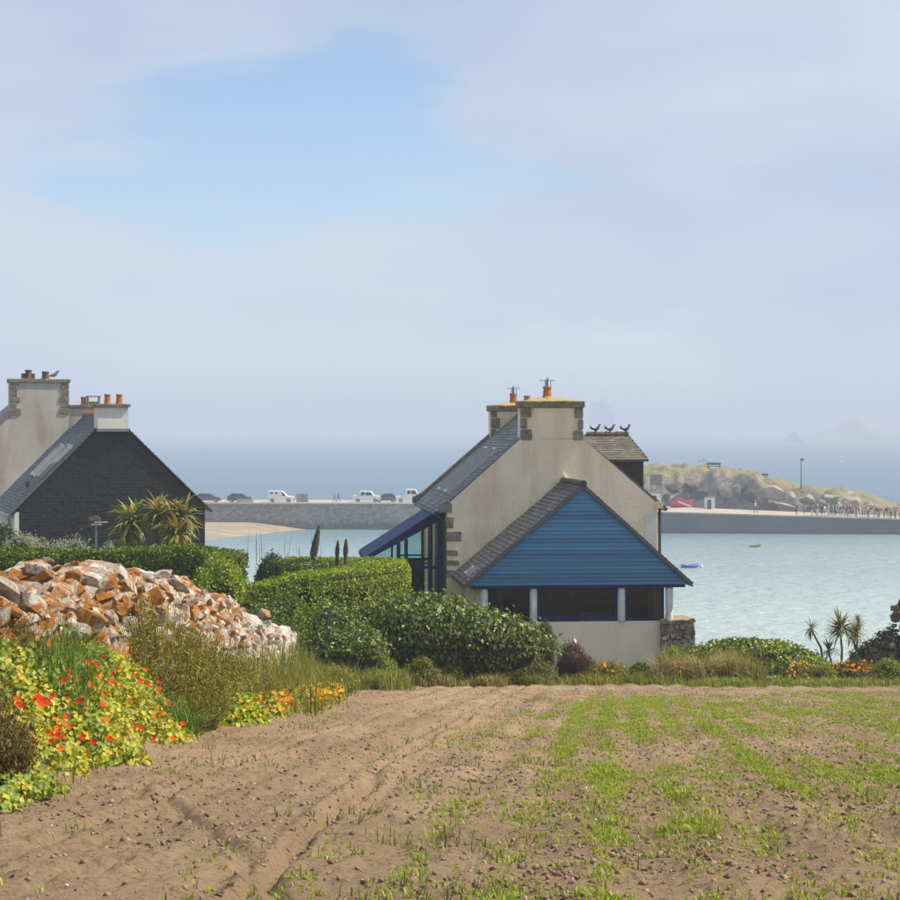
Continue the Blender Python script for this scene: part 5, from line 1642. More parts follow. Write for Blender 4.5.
# bed below the porch
bush('conifer_bush', 'small dark green bush between the glossy shrub and the low porch wall', 545, 52, 24, 618, 668, .9, .06, 2500, G_DARK, 8, seed=11, up=1)
bush('purple_bush', 'rounded dark purple-brown bush against the low porch wall', 574, 51.3, 40, 635, 679, 1.0, .045, 6500, [(.075, .022, .022), (.10, .035, .028), (.05, .018, .018), (.14, .055, .04)], 12, seed=12, core='core_brown', aspect=.35, up=1)
bush('feathery_shrub', 'feathery mid-green shrub left of the purple bush', 524, 50.8, 58, 641, 681, 1.2, .085, 5000, G_OLIVE + G_GRASS, 12, seed=13, aspect=.25, ragged=.25, up=1.2)
bush('daisy_clump', 'green clump dotted with orange flowers right of the purple bush', 606, 50.7, 40, 653, 681, .9, .085, 3500, G_BRIGHT + G_OLIVE, 9, seed=14, aspect=.25, ragged=.25, up=1)
bush('low_shrub', 'low dark green ground shrub at the foot of the low porch wall', 640, 51.2, 34, 662, 682, .8, .075, 2200, G_HEDGE, 8, seed=15)
bush('fennel_bush', 'bright feathery green bush at the corner of the porch', 670, 51.2, 26, 640, 680, .9, .085, 3500, G_BRIGHT, 9, seed=16, aspect=.2, ragged=.3, up=1.5)
bush('glossy_hedge_bush', 'wide rounded bright green bush right of the porch in front of the sea', 744, 52.5, 140, 632, 672, 2.4, .15, 10000, G_BRIGHT + G_SHINY, 24, 'leaf_shiny', seed=17, aspect=.5, up=.5)
bush('orange_flower_clump', 'dark-leaved clump with orange flowers low in the bed under the glossy shrub', 476, 48.9, 46, 661, 682, .8, .07, 2600, G_HEDGE + [(.10, .06, .03)], 8, seed=18)
bush('gazania_clump', 'reddish-brown clump with yellow flowers right of the dry grass', 806, 50.4, 46, 660, 683, .9, .07, 3000, G_OLIVE + [(.12, .05, .03), (.08, .035, .025)], 9, seed=19)
bush('gazania_clump', 'reddish-brown clump with orange flowers before the right-hand palms', 850, 50.6, 52, 656, 683, .9, .07, 3500, G_OLIVE + [(.12, .05, .03), (.08, .035, .025)], 10, seed=20)
bush('roadside_bush', 'loose green bush at the right edge below the ruined wall', 888, 50.6, 40, 655, 684, .9, .085, 2800, G_GRASS + G_BRIGHT, 8, seed=21, aspect=.25, ragged=.3, up=1)

bush('low_shrub', 'low leafy green plant at the left foot of the large glossy shrub', 372, 46.9, 48, 648, 682, .9, .09, 2600, G_GRASS + G_BRIGHT, 9, seed=31, aspect=.35, ragged=.3, up=1)
bush('low_shrub', 'low pale green plant at the middle foot of the large glossy shrub', 420, 47.1, 40, 655, 683, .8, .08, 2200, G_OLIVE + G_GRASS, 8, seed=32, aspect=.3, ragged=.35, up=1)
bush('low_shrub', 'low olive green plant left of the orange-flowered clump', 448, 47.3, 30, 660, 682, .7, .08, 1600, G_HEDGE + G_OLIVE, 7, seed=33, aspect=.35, ragged=.3, up=1)
bush('low_shrub', 'small bright plant on the bank beside the yellow flower patch', 332, 40.0, 44, 660, 694, .9, .08, 2200, G_BRIGHT + G_GRASS, 8, seed=34, aspect=.3, ragged=.35, up=1)
bush('low_shrub', 'small green plant between the two flowering clumps at right', 828, 50.2, 24, 664, 683, .7, .08, 1400, G_GRASS + G_BRIGHT, 6, seed=35, aspect=.3, ragged=.35, up=1)
# clusters of small flowers: each flower its own part
def flower_mesh(r, petals=5, cup=.3, seed=0):
    m = MB(); rr = random.Random(seed)
    for k in range(petals):
        a = 2 * math.pi * k / petals + rr.uniform(-.1, .1)
        w = math.pi / petals * 1.05
        q = r * rr.uniform(.85, 1.1)
        m.add([(0, 0, 0), (math.cos(a - w) * q * .75, math.sin(a - w) * q * .75, cup * r * .7), (math.cos(a) * q, math.sin(a) * q, cup * r + rr.uniform(-.1, .1) * r), (math.cos(a + w) * q * .75, math.sin(a + w) * q * .75, cup * r * .7)], [(0, 1, 2, 3)])
    return m
FLOW = {}
def flower_kind(key, cols, r):
    FLOW[key] = []
    for i, c in enumerate(cols):
        m = flower_mesh(r, 5, .35, i); m.c = [c] * len(m.v)
        me = m.mesh('flower'); me.materials.append(M['petal'])
        FLOW[key].append(me)
flower_kind('nast', [(.80, .045, .012), (.85, .09, .012), (.70, .03, .012), (.88, .16, .015)], .036)
flower_kind('orange', [(.80, .26, .015), (.85, .36, .02), (.75, .20, .015)], .05)
flower_kind('yellow', [(.85, .55, .03), (.80, .45, .02)], .05)
def put_flower(key, p, parent, scale=1.0, rr=random):
    o = link('flower', rr.choice(FLOW[key]), None, parent)
    o.location = p
    o.rotation_euler = (rr.uniform(.2, 1.3), rr.uniform(-.5, .5), rr.uniform(-.8, .8))
    o.scale = (scale,) * 3
    return o
def dot_flowers(pxs, d, key, n, parent_name, seed, scale=1.0):
    par = [o for o in bpy.data.objects if o.get('label') == parent_name][0]
    rr = random.Random(seed)
    for i in range(n):
        px, py = rr.uniform(pxs[0], pxs[1]), rr.uniform(pxs[2], pxs[3])
        p = PX(px, py, d + rr.uniform(-.05, .1)) - Vector(par.location)
        put_flower(key, p, par, scale * rr.uniform(.8, 1.2), rr)
dot_flowers((458, 500, 663, 677), 48.4, 'orange', 26, 'dark-leaved clump with orange flowers low in the bed under the glossy shrub', 1)
dot_flowers((592, 618, 660, 677), 50.15, 'orange', 12, 'green clump dotted with orange flowers right of the purple bush', 2)
dot_flowers((786, 812, 660, 678), 49.85, 'yellow', 30, 'reddish-brown clump with yellow flowers right of the dry grass', 3, .75)
dot_flowers((832, 872, 660, 672), 50.0, 'orange', 44, 'reddish-brown clump with orange flowers before the right-hand palms', 4, .72)

# cordyline palms
def sword_meshes(Lf, w, cols, n=5, seed=0):
    out = []
    rr = random.Random(seed)
    for i in range(n):
        m = MB(); bend = rr.uniform(.15, .55)
        pts = []
        for k in range(5):
            t = k / 4
            a = bend * t * t * 1.6
            x, z = Lf * t * math.cos(a * .6), -Lf * a * t * .55
            ww = w * (1 - t) ** .7 * (.6 + .8 * min(1, t * 4)) * .5 + .001
            pts += [(x, -ww, z + .01), (x, ww, z + .01)]
        fs = [(2 * k, 2 * k + 2, 2 * k + 3, 2 * k + 1) for k in range(4)]
        m.add(pts, fs, cols[i % len(cols)])
        me = m.mesh('leaf'); me.materials.append(M['leaf'])
        out.append(me)
    return out
def palm(label, stems, heads, Lf, w, cols, nleaf, base, group, seed, elev=(-.5, 1.4), tr=.08):
    rr = random.Random(seed)
    e = empty('cordyline_palm', label, 'palm', base, group=group)
    b = Vector(base)
    for s in stems:
        pts = [Vector(p) - b for p in s]
        MB().tube(pts, [tr - tr * .4 * k / (len(pts) - 1) for k in range(len(pts))], 8).build('trunk', M['bark'], e)
    ms = sword_meshes(Lf, w, cols, 8, seed)
    dead = []
    for hpos, hscale, nl in heads:
        h = Vector(hpos) - b
        for k in range(nl):
            el = rr.uniform(*elev); az = rr.uniform(0, 2 * math.pi)
            o = link('leaf', rr.choice(ms), None, e)
            o.location = h + Vector((0, 0, rr.uniform(-.12, .08) * hscale))
            o.rotation_euler = Euler((rr.uniform(-.4, .4), -el, az), 'XYZ')
            q = hscale * rr.uniform(.75, 1.12)
            o.scale = (q, q, q)
    return e
PC = [(.24, .28, .05), (.32, .34, .07), (.17, .21, .04), (.42, .40, .13), (.34, .26, .08)]
dP = 58.0
g0 = zg1(XP(150, dP), dP)
palm('slim cordyline palm, the left of the two palms before the slate gable', [[PX(147, 575, dP), PX(142, 545, dP), PX(131.5, 532, dP)]], [(PX(131.5, 524, dP), 1.0, 110), (PX(128, 540, dP), .8, 50), (PX(136, 518, dP), .8, 40)], 1.0, .10, PC, 0, (PX(147, 575, dP).x, dP, ZP(600, dP)), 'palms before the slate-hung house', 1)
PB = [(.30, .24, .06), (.36, .32, .08), (.22, .20, .05), (.38, .24, .09), (.26, .28, .06)]
palm('broad bushy cordyline palm, the right of the two before the slate gable', [[PX(168, 580, dP), PX(168, 540, dP)], [PX(172, 575, dP), PX(181, 555, dP), PX(184, 545, dP)], [PX(160, 578, dP), PX(156, 530, dP)]],
     [(PX(172, 519, dP), 1.1, 90), (PX(158, 512, dP), .85, 60), (PX(184, 515, dP), .9, 65), (PX(178, 533, dP - .5), 1.0, 80)], .98, .11, PB + PC[:2], 0, (PX(168, 580, dP).x, dP, ZP(600, dP)), 'palms before the slate-hung house', 2, (-.9, 1.3))
dR = 53.0
PR = [(.17, .18, .07), (.22, .22, .09), (.12, .13, .05), (.30, .27, .14)]
palm('thin leaning cordyline palm, leftmost of the right-hand palms', [[PX(824, 675, dR), PX(821, 648, dR), PX(812, 631, dR)]], [(PX(811, 628, dR), .6, 60)], .62, .045, PR, 0, (XP(824, dR), dR, zg1(XP(824, dR), dR)), 'palms at the right', 3, (-1.5, 1.4), .04)
palm('fullest cordyline palm in the middle of the right-hand group', [[PX(841, 675, dR), PX(842, 650, dR), PX(840, 629, dR)], [PX(834, 675, dR), PX(829, 652, dR)]], [(PX(840, 628, dR), .95, 130), (PX(829, 650, dR), .7, 50)], .66, .055, PR, 0, (XP(841, dR), dR, zg1(XP(841, dR), dR)), 'palms at the right', 4, (-.7, 1.4), .04)
palm('two-headed cordyline palm, rightmost of the right-hand group', [[PX(856, 675, dR + .6), PX(857, 640, dR + .6), PX(857, 625, dR + .6)], [PX(856, 650, dR + .6), PX(852, 635, dR + .6)]], [(PX(858, 621, dR + .6), .6, 60), (PX(854, 633, dR + .6), .85, 90)], .62, .05, PR, 0, (XP(856, dR), dR + .6, zg1(XP(856, dR), dR)), 'palms at the right', 5, (-.9, 1.4), .04)

# dry echium spikes
def echium(px, py0, py1, pxt, d, w, label):
    b = PX(px, py0, d); t = PX(pxt, py1, d)
    e = empty('echium_spike', label, 'plant', (b.x, b.y, zg1(b.x, b.y)), group='dry flower spikes over the hedge')
    o = Vector(e.location)
    pts = [Vector((0, 0, 0)), b - o]
    MB().tube(pts, [.05, .05], 8).build('stem', M['bark'], e)
    P0, P1 = b - o, t - o
    m = MB().tube([P0 - Vector((0, 0, .1)), P0.lerp(P1, .15), P0.lerp(P1, .5), P0.lerp(P1, .8), P1], [.06, w, w * .85, w * .5, .015], 10)
    m.build('flower_spike', plain('dry_spike', (.14, .12, .10), (.08, .07, .06), 14, .95, .9, 40, .03), e)
    n = 900
    k = rng.random(n); a = rng.random(n) * 6.28
    C = np.array(P0)[None] * (1 - k[:, None]) + np.array(P1)[None] * k[:, None]
    N = np.stack([np.cos(a), np.sin(a), np.full(n, .3)], 1)
    r_ = w * np.interp(k, [0, .15, .5, .8, 1], [.6, 1, .85, .5, .1])
    cards('bracts', leaf_polys(C + N * r_[:, None], N, .06, .5, .4, .6), mixcol([(.16, .14, .11), (.10, .09, .07), (.20, .17, .12)], n), M['leaf_dry'], e)['kind'] = 'stuff'
echium(313, 558, 526, 319, 58, .12, 'tallest dark dry flower spike standing over the hedge before the pier')
echium(337, 556, 541, 338, 57, .06, 'shorter left one of two small dry spikes over the curved hedge')
echium(345.5, 556, 539.5, 346, 57, .07, 'right one of two small dry spikes over the curved hedge')

# weather vane before the slate gable
dv = 56.0
vb = PX(96, 560, dv)
vane = empty('weather_vane', 'small weather vane with a rusty bird on a thin pole before the slate gable', 'weather vane', (vb.x, dv, zg1(vb.x, dv)))
hz = lambda py: ZP(py, dv) - vane.location.z
MB().tube([(0, 0, 0), (0, 0, hz(523))], .035, 8).build('pole', M['metal_grey'], vane)
MB().bar((-.16, 0, hz(524.5)), (.16, 0, hz(524.5)), .04, .04).bar((-.05, 0, hz(522.3)), (.36, -.05, hz(522)), .03, .04).build('cross_arm', M['white_paint'], vane)
MB().prism([(-.22, hz(521)), (.12, hz(521)), (.15, hz(518.5)), (.05, hz(516.5)), (-.02, hz(515.2)), (-.10, hz(517)), (-.2, hz(517.2)), (-.24, hz(519))], -.02, .02).build('bird', plain('rusty_bird', (.34, .26, .13), (.24, .17, .08), 9, .8), vane)

# ------------------------------------------------------------------ dry stone wall
M['stone_orange'] = stone_mat('orange_lichened_stone', 0.22)
ROCKS = [rounded_block(1, 1, 1, 60 + s, .40) for s in range(3)] + [rock_mesh(80 + s, 13 + s, .95) for s in range(11)]
for me in ROCKS: me.materials.append(M['stone'])
WY = [13.0, 17.2, 20.4, 22.1, 24.2, 25.8, 29.8, 34.4, 37.8, 44, 48, 50]
WZ = [14.30, 14.00, 13.86, 13.80, 13.52, 13.38, 12.85, 12.16, 11.40, 10.72, 9.75, 9.0]
wall = empty('stone_wall', 'rough dry stone wall crusted with orange and white lichen along the left of the field', 'stone wall', (-4.3, 30, zg1(-4.3, 30)))
wo = Vector(wall.location)
rr = random.Random(33)
stones = []
y = 13.0
def wtop(y_): return float(np.interp(y_, WY, WZ)) - .04 + .42 * (float(fbm2(np.array([y_ * .9]), np.array([0.3]), 3, 88)[0]) - .5)
course = 0
zoff = 0.0
while True:
    any_ = False
    y = 13.0 + rr.uniform(0, .3)
    hbase = rr.uniform(.08, .14)
    while y < 49.3:
        w = rr.choice([rr.uniform(.06, .12), rr.uniform(.09, .18), rr.uniform(.10, .22), rr.uniform(.18, .42)])
        zt = wtop(y); zg_ = zg1(-3.7, y) - .25
        z = zt - zoff - hbase * .5
        if z > zg_ - .1:
            any_ = True
            h = hbase * rr.uniform(.7, 1.9)
            lean = zoff * .28
            big = 1.25 if zoff < .3 else 1.0
            c = Vector((-4.12 + lean + rr.uniform(-.10, .12), y + w / 2, z + rr.uniform(-.06, .06)))
            rot = Euler((rr.uniform(-.7, .7), rr.uniform(-.6, .8), rr.uniform(-.7, .7)))
            stones.append((c, (rr.uniform(.14, .28) * big, w * 1.25 * big, h * 1.25), rot, rr.randrange(len(ROCKS))))
            if zoff < .35:      # crest stones over the wall's thickness
                for q in (.30, .58):
                    c2 = Vector((-4.15 - q + rr.uniform(-.08, .08), y + w / 2 + rr.uniform(-.1, .1), z + rr.uniform(-.05, .16) - zoff * .2))
                    stones.append((c2, (rr.uniform(.22, .4), w * 1.1, h * rr.uniform(.8, 1.3)), Euler((rr.uniform(-.4, .4), rr.uniform(-.4, .4), rr.uniform(-1, 1))), rr.randrange(len(ROCKS))))
        y += w
    zoff += hbase * .95
    if not any_ or zoff > 2.6: break
# named landmarks on the crest
stones.append((PX(103, 574, 22.3), (.42, .70, .26), Euler((.05, .1, .3)), 2))
stones.append((PX(134, 575.5, 24.4), (.26, .24, .30), Euler((.3, .1, .3)), 109))
stones.append((PX(78, 579, 21.0), (.4, .62, .26), Euler((-.2, .1, .1)), 104))
stones.append((PX(264, 614.5, 42.0), (.42, .60, .30), Euler((.05, .2, .35)), 107))
stones.append((PX(4, 588, 17.3), (.4, .5, .34), Euler((0, .1, .2)), 105))
def vis(s):
    c, sz, _, i_ = s
    if i_ >= 100: return 9
    px = 450 + c.x / c.y * F
    if px < -12 or c.y < 14: return 0
    expo = c.z - (zg1(-3.7, c.y) + .15)
    return (sz[1] * sz[2]) ** .5 / c.y * (1 if expo > .1 else .35) * (1 if c.x > -4.4 else .6)
stones.sort(key=vis, reverse=True)
for c, sz, rot, i in stones[:300]:
    o = link('stone', ROCKS[i % 100], None, wall)
    if i >= 100:
        o.material_slots[0].link = 'OBJECT'
        o.material_slots[0].material = M['stone_orange']
    o.location = c - wo; o.scale = sz; o.rotation_euler = rot
mb = MB()
for c, sz, rot, i in stones[300:]:
    me = ROCKS[i]
    Mx = Matrix.Translation(c - wo) @ rot.to_matrix().to_4x4() @ Matrix.Diagonal((*sz, 1))
    mb.add([Mx @ v.co for v in me.vertices], [tuple(p.vertices) for p in me.polygons])
tag(mb.build('small_stones', M['stone'], wall), kind='stuff')
mb = MB(); ysn = np.arange(13.2, 49.2, .6)
vs, fs = [], []
for y_ in ysn:
    zt = wtop(y_) - .22; zb_ = zg1(-4.3, y_) - .4
    vs += [Vector((-3.55, y_, zb_)) - wo, Vector((-4.22, y_, zt)) - wo, Vector((-4.80, y_, zt)) - wo, Vector((-5.0, y_, zb_)) - wo]
for i in range(len(ysn) - 1):
    fs += [(4 * i + k, 4 * i + 4 + k, 4 * i + 5 + k, 4 * i + 1 + k) for k in range(3)]
mb.add(vs, fs)
mb.build('earth_core', M['core_brown'], wall)

# ruined wall at the right edge
ruin = empty('ruined_wall', 'dark ruined stone wall sloping up to a pillar at the right edge', 'stone wall', (XP(890, 52.5), 52.5, zg1(XP(890, 52.5), 52.5)))
ro_ = Vector(ruin.location)
d = 52.5
MB().hexa([PX(846, 690, d) - ro_, PX(920, 690, d) - ro_, PX(920, 690, d + .7) - ro_, PX(846, 690, d + .7) - ro_,
           PX(850, 661, d) - ro_, PX(920, 625, d) - ro_, PX(920, 625, d + .7) - ro_, PX(850, 661, d + .7) - ro_]).build('core', M['rubble'], ruin)
rr = random.Random(9)
def ruin_stone(px, py, w, h, dd=0):
    i = rr.randrange(len(ROCKS))
    o = link('stone', ROCKS[i], None, ruin)
    o.material_slots[0].link = 'OBJECT'; o.material_slots[0].material = M['rubble']
    o.location = PX(px, py, d + dd) - ro_
    o.scale = (w * d / F * 1.2, .35, h * d / F * 1.25); o.rotation_euler = (rr.uniform(-.2, .2), rr.uniform(-.3, .3), rr.uniform(-.2, .2))
for py in np.arange(608, 668, 4.6):
    for px in (896, 903, 910):
        ruin_stone(px + rr.uniform(-1, 1), py, rr.uniform(6, 8.5), rr.uniform(4.5, 6.5), rr.uniform(-.15, .05))
for px in np.arange(850, 894, 5.0):
    t = 661 - (px - 850) * .66
    for k, py in enumerate(np.arange(t, 682, 5)):
        ruin_stone(px + rr.uniform(-1.5, 1.5), py, rr.uniform(5, 8), rr.uniform(4, 6.5), rr.uniform(-.12, .05))
MB().lathe(XP(901, d) - ro_.x, d - .1 - ro_.y, [(.09, ZP(607, d) - ro_.z), (.12, ZP(603, d) - ro_.z), (.08, ZP(599, d) - ro_.z), (.02, ZP(597.5, d) - ro_.z)], 10).build('lantern', M['metal_dark'], ruin)
n = 900
u = rng.random(n)
Pi = np.stack([XP(850, d) + (XP(893, d) - XP(850, d)) * u - ro_.x, np.full(n, d - ro_.y) + rng.normal(0, .2, n), ZP(659, d) + (ZP(631, d) - ZP(659, d)) * u - ro_.z + rng.normal(0, .10, n)], 1)
cards('dry_ivy', leaf_polys(Pi, np.tile([0, -.5, 1.], (n, 1)), .09, .7, .8), mixcol([(.06, .05, .03), (.09, .075, .03), (.05, .06, .02)], n), M['leaf'], ruin)['kind'] = 'stuff'

# ------------------------------------------------------------------ nasturtiums, broom shrubs, grasses along the wall
def bank_surface(n, y0, y1, x0, x1, hump, seed):
    """points on a leafy mound lying against the wall: from the field edge x1 up to the wall x0"""
    y = y0 + (y1 - y0) * rng.random(n)
    t = rng.random(n)
    xr = x1 + .16 * np.sin(y * 1.7) + .10 * np.sin(y * 4.1)
    x = xr + (x0 - xr) * t
    g = zg(x, y)
    prof = hump * np.sin(np.clip(t * 1.25 + .05, 0, 1) * math.pi * .5) ** .8 * (0.72 + .56 * fbm2(y * 1.1, x * 1.1, 3, seed))
    z = g + prof
    N = np.stack([.75 - .5 * t + 0 * y, -.35 + 0 * y, .65 + .4 * t], 1)
    return np.stack([x, y, z], 1), N, t

nast = empty('nasturtium_bed', 'bed of yellow-green nasturtium leaves with red flowers spilling into the field', 'flower bed', (-3.1, 15, zg1(-3.1, 15)))
no = np.array(nast.location)
NP = [(.28, .34, .010), (.40, .40, .012), (.14, .24, .010), (.56, .44, .012), (.66, .40, .012), (.07, .15, .010)]
NW = [.26, .24, .18, .14, .08, .10]
P, N, t = bank_surface(21000, 9.6, 20.6, -4.05, -2.82, .50, 5)
keep = (P[:, 1] > 9.6)
off = rng.random((len(P), 1)) ** 1.5 * .26 + .10 * vn2(P[:, 0] * 5, P[:, 1] * 5, 6)[:, None]
P = P - nrm(N) * off
V = disc_polys(P - no, N, .058, .75, 7)
C = mixcol(NP, len(P), .16, NW)
yel = S(.45, .62, fbm2(P[:, 0] * 1.3, P[:, 1] * .9, 3, 61))[:, None]
grn = S(.50, .64, fbm2(P[:, 0] * 1.9 + 7, P[:, 1] * 1.2, 3, 64))[:, None]
C = C * (1 - .35 * yel) + np.array([.52, .45, .03]) * .35 * yel
C = C * (1 - .6 * grn) + np.array([.10, .19, .02]) * .6 * grn * (.6 + .8 * rng.random((len(P), 1)))
score = (P[:, 0] * .3 - off[:, 0] * 6) / P[:, 1] - (P[:, 1] * .05)
px_ = 450 + P[:, 0] / P[:, 1] * F
score = np.where(px_ > 0, score, -99)
order = np.argsort(-score)
pick = order[:240]
rest = order[240:]
def cones(name, V, N, C, size, mat, parent):
    n_, k_ = V.shape[:2]
    ctr = V.mean(1) - nrm(np.cross(V[:, 1] - V[:, 0], V[:, 3] - V[:, 0])) * size * .16
    VV = np.concatenate([ctr[:, None], V], 1).reshape(-1, 3)
    i0 = np.arange(n_)[:, None] * (k_ + 1)
    f = np.stack([np.repeat(i0, k_, 1), i0 + 1 + np.arange(k_)[None], i0 + 1 + (np.arange(k_)[None] + 1) % k_], -1).reshape(-1, 3)
    CC = np.repeat(C[:, None], k_ + 1, 1)
    CC[:, 0] = CC[:, 0] * .6 + np.array([.55, .55, .22]) * .4
    CC[:, 1:] *= (.82 + .36 * rng.random((n_, k_, 1)))
    return link(name, np_mesh(name, VV, f, CC.reshape(-1, 3)), mat, parent)
cones('leaves', V[rest], N[rest], C[rest], .058, M['leaf'], nast)['kind'] = 'stuff'
LEAFM = []
for i in range(10):
    a = np.array([[0, 0, 0.]])
    v = disc_polys(a, np.array([[0, 0, 1.]]), .058, .0, 8)[0]
    c_ = mixcol(NP, 1, .1, NW)[0]
    v = np.concatenate([[[0, 0, -.010]], v + rng.normal(0, .004, v.shape)]); cc = np.tile(c_, (9, 1)); cc[0] = cc[0] * .6 + np.array([.22, .22, .09])
    me = np_mesh('leaf', v, np.array([[0, 1 + k_, 1 + (k_ + 1) % 8] for k_ in range(8)]), cc)
    me.materials.append(M['leaf'])
    LEAFM.append(me)
for i in pick:
    o = link('leaf', LEAFM[int(i) % 10], None, nast)
    o.location = (P[i] - no) + nrm(N[i]) * .02
    o.rotation_euler = Vector(N[i] + .35 * rng.standard_normal(3)).to_track_quat('Z', 'Y').to_euler()
rr = random.Random(4)
fl = []
for k in range(13): fl.append((54 + rr.gauss(0, 9), 736 + rr.gauss(0, 7)))
for k in range(8): fl.append((24 + rr.gauss(0, 8), 708 + rr.gauss(0, 6)))
for k in range(5): fl.append((40 + rr.gauss(0, 5), 704 + rr.gauss(0, 4)))
fl += [(47, 647), (50, 699), (64, 719), (77, 704), (83, 714), (92, 745), (76, 682), (92, 664), (135, 678), (146, 688), (157, 684), (152, 719), (161, 716), (167, 706), (131, 703), (138, 731), (100, 690), (103, 697), (97, 681), (133, 728), (118, 672), (110, 685), (34, 745), (81, 740)]
for k in range(34): fl.append((rr.uniform(60, 185), rr.uniform(660, 745)))
for px, py in fl:
    d = 1854.0 / max(py - HZ - 215, 60) * .97
    # meet the leafy slope: march along the ray to the mound
    for dd in np.linspace(10.2, 21.3, 240):
        p = PX(px, py, dd)
        if p.x < -2.75 and p.x > -4.1:
            tq = (p.x + 2.82) / (-1.23)
            zs_ = zg1(p.x, dd) + .50 * math.sin(min(1, max(0, tq) * 1.25 + .05) * math.pi / 2) ** .8 * .98
            if p.z <= zs_ + .05:
                break
        elif p.x <= -4.1:
            dd = 0
            break
    else:
        continue
    if dd < 11.0: continue
    o = put_flower('nast', p - Vector(nast.location) + Vector((.02, -.03, .03)), nast, rr.uniform(.55, .95), rr)
    o.rotation_euler = (rr.uniform(.7, 1.4), rr.uniform(-.3, .4), rr.uniform(-.3, .9))
# green sword-leaved patch in the nasturtiums
def tufts(P, hmin, hmax, w, pal, name, mat, parent=None, lean=.35, label=None, cat=None, kind='stuff', wts=None, droop=.5, clump=True):
    n = len(P)
    cl_ = fbm2(P[:, 0] * 1.7, P[:, 1] * 1.7, 3, 301)
    if clump:
        kp = rng.random(n) < .12 + .88 * S(.36, .58, cl_)
        P, cl_ = P[kp], cl_[kp]
        n = len(P)
    h = (hmin + (hmax - hmin) * rng.random(n)) * ((.35 + 1.25 * S(.3, .66, cl_)) if clump else 1.0)
    o = cards(name, blade_polys(P, h, w * (.6 + .8 * rng.random(n)), lean, droop), np.repeat(mixcol(pal, n, .2, wts), 3, axis=0), M[mat], parent)
    return tag(o, label, cat, kind=kind)
def scatter(n, y0, y1, x0, x1, fn=None):
    y = y0 + (y1 - y0) * rng.random(n); x = x0 + (x1 - x0) * rng.random(n)
    if fn is not None:
        k = rng.random(n) < fn(x, y)
        x, y = x[k], y[k]
    return np.stack([x, y, zg(x, y) - .02], 1)
def around(px0, px1, d0, d1, n, lift=0.0):
    px = px0 + (px1 - px0) * rng.random(n) + rng.normal(0, (px1 - px0) * .07, n); d = d0 + (d1 - d0) * rng.random(n) + rng.normal(0, (d1 - d0) * .14, n)
    x = (px - 450) / F * d
    return np.stack([x, d, zg(x, d) - .02 + lift], 1)
tufts(around(28, 82, 16.0, 19.0, 1700, .05), .25, .55, .016, [(.13, .22, .03), (.19, .28, .035), (.08, .15, .022)], 'sword_leaf_clump', 'leaf', lean=.5, label='upright dark green sword leaves among the nasturtiums at left', cat='plant')
tufts(around(160, 195, 19.6, 21.2, 700, .0), .15, .35, .016, [(.13, .21, .03), (.18, .26, .035)], 'sword_leaf_tuft', 'leaf', lean=.7, label='small tuft of dark green leaves at the right end of the nasturtiums', cat='plant')

def broom(name, label, cx, cy, w, dp, h, n, pal, seed, twig=.012, lean=.35, base=0.0):
    e = empty(name, label, 'shrub', (cx, cy, zg1(cx, cy)), group='feathery olive shrubs along the wall')
    o = np.array(e.location)
    a = rng.random(n) * 6.28; r = np.sqrt(rng.random(n))
    x, y = cx + np.cos(a) * r * w / 2, cy + np.sin(a) * r * dp / 2
    P = np.stack([x, y, zg(x, y)], 1) - o
    hh = h * (1 - .55 * r ** 2) * (.6 + .45 * rng.random(n)) * (.45 + 1.1 * fbm2(x * 2.6, y * 2.6, 2, seed))
    az = a + rng.normal(0, .8, n)
    ln = (r * .45 + .10) * (.4 + rng.random(n))
    tip = P + np.stack([np.cos(az) * ln * hh, np.sin(az) * ln * hh, hh], 1)
    # stems
    sd = np.stack([-np.sin(az + 1), np.cos(az + 1), 0 * az], 1) * twig * .5
    cards('stems', np.stack([P - sd, P + sd, tip + sd * .3, tip - sd * .3], 1), mixcol([(.16, .12, .03), (.20, .14, .035), (.11, .09, .025)], n), M['leaf_dry'], e)['kind'] = 'stuff'
    k = 16
    tq = .25 + .8 * rng.random((n, k))
    Q = (P[:, None] * (1 - tq[..., None]) + tip[:, None] * tq[..., None]).reshape(-1, 3) + rng.normal(0, .018, (n * k, 3))
    D = np.repeat(nrm(tip - P), k, 0)
    cards('foliage', leaf_polys(Q, D + .8 * rng.standard_normal(D.shape), .042, .30, .8, 1.0), mixcol(pal, len(Q), .25), M['leaf'], e)['kind'] = 'stuff'
    MB().ball((0, 0, h * .22), (w * .24, dp * .26, h * .26), 12, 8, .2, seed=seed).build('shade_core', M['core_brown'], e, smooth=True)  # dark ball added to block light among the stems
OL = [(.25, .24, .028), (.32, .28, .035), (.18, .19, .022), (.33, .24, .04), (.22, .25, .03)]
broom('broom_shrub', 'large feathery olive shrub in front of the stone wall, right of the nasturtiums', -3.45, 21.8, 1.2, 2.4, 1.12, 1500, OL, 1)
broom('broom_shrub', 'second feathery olive shrub behind the large one, before the wall', -3.40, 24.6, 1.1, 2.6, .95, 1300, OL, 2)
broom('broom_shrub', 'brown feathery shrub at the left edge beside the red flowers', -3.20, 12.3, .40, .9, .62, 700, [(.15, .10, .03), (.18, .12, .03), (.11, .09, .02)], 3)
broom('broom_shrub', 'brown twiggy shrub at the left edge just below the stone wall', -4.05, 15.9, .6, 1.6, .70, 800, [(.16, .11, .03), (.19, .13, .035), (.12, .09, .02)], 4)
broom('broom_shrub', 'small olive tuft shrub where the wall starts to break down', -3.2, 29.6, .8, 1.6, .65, 600, OL, 5)

